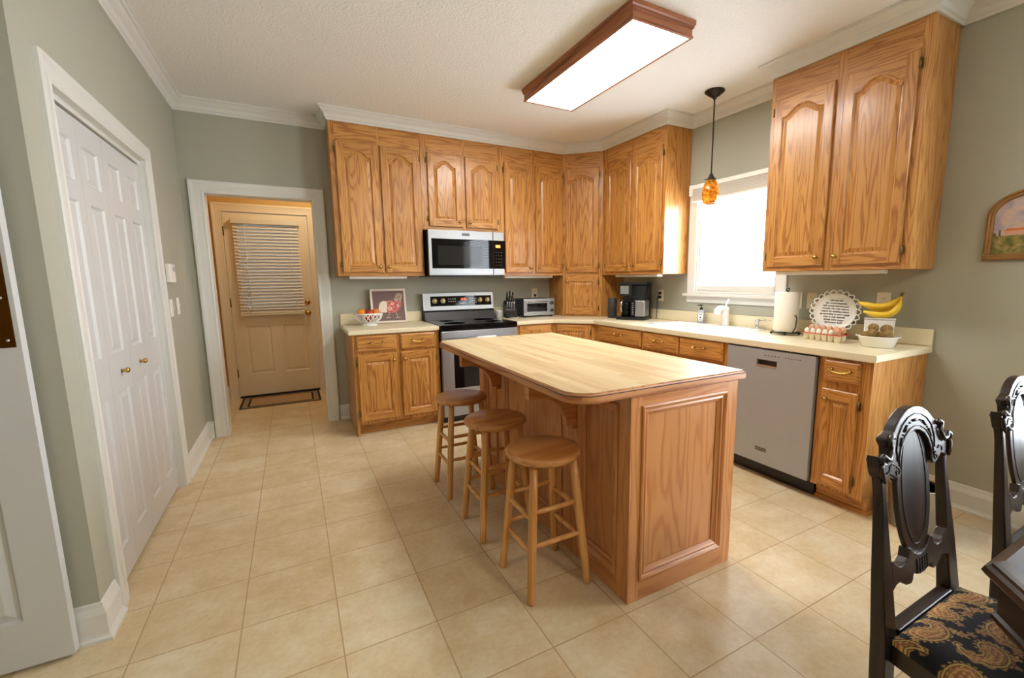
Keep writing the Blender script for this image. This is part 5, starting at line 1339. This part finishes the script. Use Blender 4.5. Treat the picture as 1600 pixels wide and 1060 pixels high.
# ---------------------------------------------------------------- dining chairs and table
def seat_cushion(t, sb, sf, dp):
    import numpy as np
    n = 230
    A, C = np.meshgrid(np.linspace(-1, 1, n), np.linspace(0, 1, n)); A = A.ravel(); C = C.ravel()
    hw = (sb+.012)+(sf-sb+.006)*C; X = A*hw; Y = -.004-(dp-.0)*C
    e = (1-np.abs(A)**8)*(1-np.abs(2*C-1)**8); Zc = .4655+.026*e
    rng = np.random.RandomState(4)
    col = np.tile(np.array(srgb(22, 21, 24)[:3]), (n*n, 1))
    cs = {k: np.array(srgb(*v)[:3]) for k, v in dict(gold=(200, 162, 92), rust=(160, 100, 66), tan=(178, 132, 80), dark=(40, 32, 28)).items()}
    def paint(mask, c): col[mask] = cs[c]
    # leafy filler sprigs
    for _ in range(150):
        cx, cy, r0, ph = rng.uniform(-.25, .25), rng.uniform(-.46, 0), rng.uniform(.008, .015), rng.uniform(0, 6)
        dx, dy = X-cx, Y-cy; r = np.hypot(dx, dy); th = np.arctan2(dy, dx)
        rad = r0*(.72+.28*np.cos(5*th+ph)+.12*np.cos(11*th))
        paint(r < rad, 'gold' if rng.rand() < .5 else 'tan'); paint(r < rad*.35, 'rust')
    k = 0
    for row in range(5):
        for c_ in range(5):
            cx = -.24+c_*.118+(.059 if row % 2 else 0)+rng.uniform(-.006, .006); cy = -.04-row*.098+rng.uniform(-.006, .006)
            s_ = .036; a0 = (.5 if row % 2 else 3.5)+rng.uniform(-.3, .3); fl = 1 if (row+c_) % 2 else -1
            dx, dy = (X-cx)/s_, (Y-cy)/s_*fl
            px, py = dx*np.cos(a0)+dy*np.sin(a0), -dx*np.sin(a0)+dy*np.cos(a0)
            d = np.full(n*n, 9.)
            for q in range(26):
                tq = q/25; an = tq*3.6; R0 = .95*(1-.12*tq)
                d = np.minimum(d, np.hypot(px-(R0*np.cos(an)-.95), py-R0*np.sin(an))-.68*(1-tq)**.8-.03)
            th = np.arctan2(py, px)
            fr = .12+.07*np.cos(th*17)
            paint(d < fr, 'tan'); paint(d < .06, 'dark'); paint(d < .0, 'gold'); paint(d < -.12, 'dark'); paint(d < -.17, 'rust'); paint(d < -.34, 'gold'); paint(d < -.42, 'rust')
            dots = (np.sin(px*16)*np.sin(py*16) > .35) & (d < -.17); paint(dots, 'gold')
    me = bpy.data.meshes.new('seat_cushion')
    vs = np.stack([X, Y, Zc], 1)
    fs = [(r_*n+c_, r_*n+c_+1, (r_+1)*n+c_+1, (r_+1)*n+c_) for r_ in range(n-1) for c_ in range(n-1)]
    rim = [c_ for c_ in range(n)]+[r_*n+n-1 for r_ in range(1, n)]+[(n-1)*n+c_ for c_ in range(n-2, -1, -1)]+[r_*n for r_ in range(n-2, 0, -1)]
    low = [(*vs[i_][:2], .452) for i_ in rim]; m_ = len(rim)
    fs += [(rim[i_], n*n+i_, n*n+(i_+1) % m_, rim[(i_+1) % m_]) for i_ in range(m_)]
    me.from_pydata([tuple(v) for v in vs]+low, [], fs); me.polygons.foreach_set('use_smooth', [True]*len(me.polygons))
    at = me.color_attributes.new('weave', 'FLOAT_COLOR', 'POINT')
    full = np.ones((n*n+m_, 4)); full[:n*n, :3] = col; full[n*n:, :3] = col[rim]
    at.data.foreach_set('color', full.ravel())
    me.materials.append(M['paisley'])
    o = bpy.data.objects.new('seat_cushion', me); COL.objects.link(o); o.parent = t

def chair(loc, label):
    t = thing('dining_chair', label, 'chair', loc, 'carved dark dining chairs')
    o = Vector(loc)
    TILT = .144; th = math.atan(TILT)
    # back frame: u = +x, v up the tilted back, w toward the sitter (-y). v=0 at z=.46
    Vv = Vector((0, math.sin(th), math.cos(th))); Nn = Vector((0, -math.cos(th), math.sin(th)))
    TBk = Matrix((Vector((1, 0, 0)), Vv, Nn)).transposed().to_4x4(); TBk.translation = o+Vector((0, 0, .46))
    k = 1/math.cos(th)
    vz = lambda z: (z-.46)*k
    # crest rail with horseshoe opening
    def mir(h): return h+[(-u, v) for u, v in reversed(h)]
    half_out = [(0, .989), (.03, .986), (.052, .979), (.075, .968), (.093, .955), (.106, .943), (.118, .937), (.137, .933), (.143, .924), (.131, .906), (.132, .888), (.148, .873), (.164, .879), (.174, .889), (.188, .898), (.189, .87), (.182, .846), (.163, .828)]
    half_in = [(.155, .837), (.137, .843), (.121, .834), (.102, .824), (.09, .826), (.081, .836), (.083, .862), (.068, .893), (.05, .911), (.025, .924), (0, .928)]
    right = [(u, vz(z)) for u, z in half_out+half_in]
    left = [(-u, v) for u, v in right]
    b = MB(); b.T = TBk
    for poly in (right, left[::-1]): b.prism(poly, -.026, 0, 0, (1, 0, 0))
    obj('crest_rail', b, 'dark_wood', t, .0035)
    cr = t.children[-1] if False else None
    b = MB(); b.T = TBk; w = .0008
    def line(pts, r_=.0016): b.tube([(u, vz(z), w) for u, z in pts], r_, 6)
    ol = [(.099, .868), (.101, .895), (.09, .928), (.066, .951), (.034, .966), (0, .971)]; line(ol+[(-u, z) for u, z in reversed(ol[:-1])])
    il = [(.091, .848), (.091, .873), (.079, .901), (.056, .922), (.028, .936), (0, .940)]; line(il+[(-u, z) for u, z in reversed(il[:-1])])
    for s_ in (-1, 1):
        cx0, cz0 = .104*s_, .843
        line([(cx0+s_*.013*(1-q/22)*math.cos(q*.42+1.2), cz0+.013*(1-q/22)*math.sin(q*.42+1.2)) for q in range(18)])
        line([(.115*s_, .862), (.124*s_, .868), (.138*s_, .864), (.142*s_, .852), (.158*s_, .85)])
    for a in (-62, -35, 0, 35, 62):
        r1, cz = .082, .873
        aa = R_(90+a); p = (r1*math.cos(aa)*1.04, cz+r1*math.sin(aa)); tx, tz = -math.sin(aa), math.cos(aa)
        line([(p[0]-tx*.011, p[1]-tz*.011), (p[0]+tx*.011, p[1]+tz*.011)], .0034)
    for a in (-49, -18, 18, 49):
        aa = R_(90+a); p = (.082*math.cos(aa)*1.04, .873+.082*math.sin(aa)); line([(p[0], p[1]-.002), (p[0], p[1]+.002)], .0024)
    obj('carved_lines', b, 'groove', t)
    # scroll carvings on the ears
    for s_ in (-1, 1):
        b = MB(); b.T = TBk
        b.tube([(s_*u, vz(z), .004) for u, z in ((.112, .928), (.124, .934), (.138, .928), (.136, .912), (.126, .914))], [.004, .006, .006, .005, .003], 8)
        b.tube([(s_*u, vz(z), .005) for u, z in ((.126, .914), (.136, .895), (.146, .882), (.16, .886), (.172, .896), (.184, .89), (.178, .878))], [.003, .005, .006, .007, .006, .006, .004], 8)
        b.tube([(s_*u, vz(z), .003) for u, z in ((.178, .878), (.184, .866), (.18, .85), (.17, .832))], [.005, .006, .006, .004], 8)
        obj('ear_scroll', b, 'dark_wood', t)
    # oval splat set back from the crest
    def oval2(a0, a1, c, n=40): return [(a0*math.cos(2*math.pi*i/n), vz(c)+a1*math.sin(2*math.pi*i/n)) for i in range(n)]
    b = MB(); b.T = TBk; b.prism(oval2(.088, .178*k, .775), -.022, -.010, 0, (0, 1, 0)); obj('splat', b, 'dark_wood', t, .003)
    b = MB(); b.T = TBk; b.tube([(u, v, -.0098) for u, v in oval2(.064, .150*k, .785)], .0014, 6, closed=True); obj('splat_line', b, 'groove', t)
    # lower cross rail, scalloped
    th_ = [(.0, .614), (.02, .617), (.036, .624), (.05, .637), (.054, .642), (.063, .641), (.072, .62), (.086, .612), (.101, .610), (.115, .613), (.128, .62), (.142, .633), (.153, .637)]
    bh_ = [(.155, .562), (.133, .573), (.112, .575), (.1, .566), (.085, .557), (.062, .553), (.052, .56), (.047, .572), (.036, .572), (.028, .566), (.012, .562), (0, .562)]
    top = [(-u, z) for u, z in th_[::-1]]+th_[1:]
    bot = bh_+[(-u, z) for u, z in bh_[:-1][::-1]]
    b = MB(); b.T = TBk; b.prism([(u, vz(z)) for u, z in bot]+[(u, vz(z)) for u, z in top], -.026, -.002, 0, (1, 0, 0)); obj('cross_rail', b, 'dark_wood', t, .003)
    b = MB(); b.T = TBk
    for i in range(5): b.box(((i-2)*.013-.0035, vz(.570), -.002), ((i-2)*.013+.0035, vz(.606), .0)); 
    obj('fluted_carving', b, 'groove', t)
    # rear stiles run down to the floor
    for s_ in (-1, 1):
        b = MB()
        def sec(z, u0, u1, d): 
            y = .002+(TILT*(z-.46) if z > .44 else .06*(z-.46))
            return [o+Vector((s_*u0, y, z)), o+Vector((s_*u1, y, z)), o+Vector((s_*u1, y+d, z)), o+Vector((s_*u0, y+d, z))]
        lv = [(0, .165, .2, .034), (.25, .158, .204, .036), (.46, .147, .206, .034), (.6, .149, .198, .028), (.74, .152, .182, .024), (.80, .154, .177, .022), (.84, .157, .179, .022), (.87, .16, .184, .026), (.885, .161, .187, .029)]
        vs = []; 
        for q in lv: vs += sec(*q)
        m_ = len(lv)
        b.add(vs, [(i*4+j, i*4+(j+1) % 4, (i+1)*4+(j+1) % 4, (i+1)*4+j) for i in range(m_-1) for j in range(4)]+[(3, 2, 1, 0), tuple(range(4*m_-4, 4*m_))])
        obj('rear_leg', b, 'dark_wood', t, .005)
    # seat
    sb, sf, dp = .175, .25, .44
    fr = [(-sb, 0), (sb, 0), (sf, -dp), (-sf, -dp)]
    b = MB()
    for (x0, y0), (x1, y1) in zip(fr, fr[1:]+fr[:1]):
        d = Vector((x1-x0, y1-y0, 0)); nn = Vector((d.y, -d.x, 0)).normalized(); nn = -nn if nn.dot(Vector((-(x0+x1)/2, -dp/2-(y0+y1)/2, 0))) < 0 else nn
        p0, p1 = Vector((x0, y0, .395)), Vector((x1, y1, .395))
        if y0 == y1 == 0: p0, p1, nn = Vector((-.1455, .028, .4)), Vector((.1455, .028, .4)), Vector((0, -1.0, 0))
        pts = [p0, p1, p1+nn*.03, p0+nn*.03]; pts = [o+p for p in pts]; vs = pts+[p+Z3*.07 for p in pts]
        b.add(vs, [(3, 2, 1, 0), (4, 5, 6, 7), (0, 1, 5, 4), (1, 2, 6, 5), (2, 3, 7, 6), (3, 0, 4, 7)], 0, tuple(d))
    obj('seat_rail', b, 'dark_wood', t, .003)
    seat_cushion(t, sb, sf, dp)
    for s_ in (-1, 1):
        b = MB(); b.tube([o+Vector((s_*(sf-.024), -dp+.026, z)) for z in (0, .05, .2, .35, .464)], [.016, .014, .019, .024, .024], 12); obj('front_leg', b, 'dark_wood', t)
    return t
c1 = chair((-1.881, -4.1514, 0), 'carved dark dining chair with the paisley seat in full view')
dup(c1, (-1.155, -4.159, 0), 'carved dark dining chair half out of frame beside the right wall')

t = thing('dining_table', 'dark wood dining table with clipped corner and moulded edge', 'table', (-1.3, -4.8, 0))
TX0, TX1, TY1, TY0, CL = -2.068, -.55, -4.287, -5.45, .30
def tab(d):
    c = CL
    # corner at (TX0,TY1) is the meeting of the far edge and the clipped end
    q = [(TX0, TY1), (TX1, TY1), (TX1+c, TY1-c), (TX1+c, TY0+c), (TX1, TY0), (TX0, TY0), (TX0-c, TY0+c), (TX0-c, TY1-c)]
    return offset(q[::-1], d)
b = MB(); n = 8
rg = [(.024, .708), (.02, .716), (.006, .72), (.0, .728), (.004, .738), (.012, .742), (.014, .748), (.02, .752), (.03, .76)]
for (d0, z0), (d1_, z1) in zip(rg, rg[1:]): b.add([(*p, z0) for p in tab(d0)]+[(*p, z1) for p in tab(d1_)], [(i, (i+1) % n, n+(i+1) % n, n+i) for i in range(n)], 0, (1, 0, 0))
b.add([(*p, .76) for p in tab(.03)], [tuple(range(n))], 0, (1, 0, 0)); b.add([(*p, .708) for p in tab(.024)], [tuple(range(n))], 0, (1, 0, 0)); obj('tabletop', b, 'dark_wood', t)
b = MB(); 
rg = [(.028, .707), (.028, .645), (.022, .64), (.02, .632), (.026, .626), (.03, .62)]
for (d0, z0), (d1_, z1) in zip(rg, rg[1:]): b.add([(*p, z0) for p in tab(d0)]+[(*p, z1) for p in tab(d1_)], [(i, (i+1) % n, n+(i+1) % n, n+i) for i in range(n)], 0, (1, 0, 0))
b.add([(*p, .62) for p in tab(.03)], [tuple(range(n))], 0, (1, 0, 0)); obj('apron', b, 'dark_wood', t)
for x in (-1.6, -1.05):
    b = MB(); b.lathe([(.05, .055), (.06, .09), (.04, .16), (.055, .3), (.075, .42), (.05, .55), (.06, .619)], (x, -4.88, 0), n=28)
    for a in (45, 135, 225, 315):
        c_, s_ = math.cos(R_(a)), math.sin(R_(a)); b.tube([(x+.03*c_, -4.88+.03*s_, .14), (x+.12*c_, -4.88+.12*s_, .08), (x+.2*c_, -4.88+.2*s_, .024)], [.03, .028, .024], 10)
    obj('pedestal', b, 'dark_wood', t)
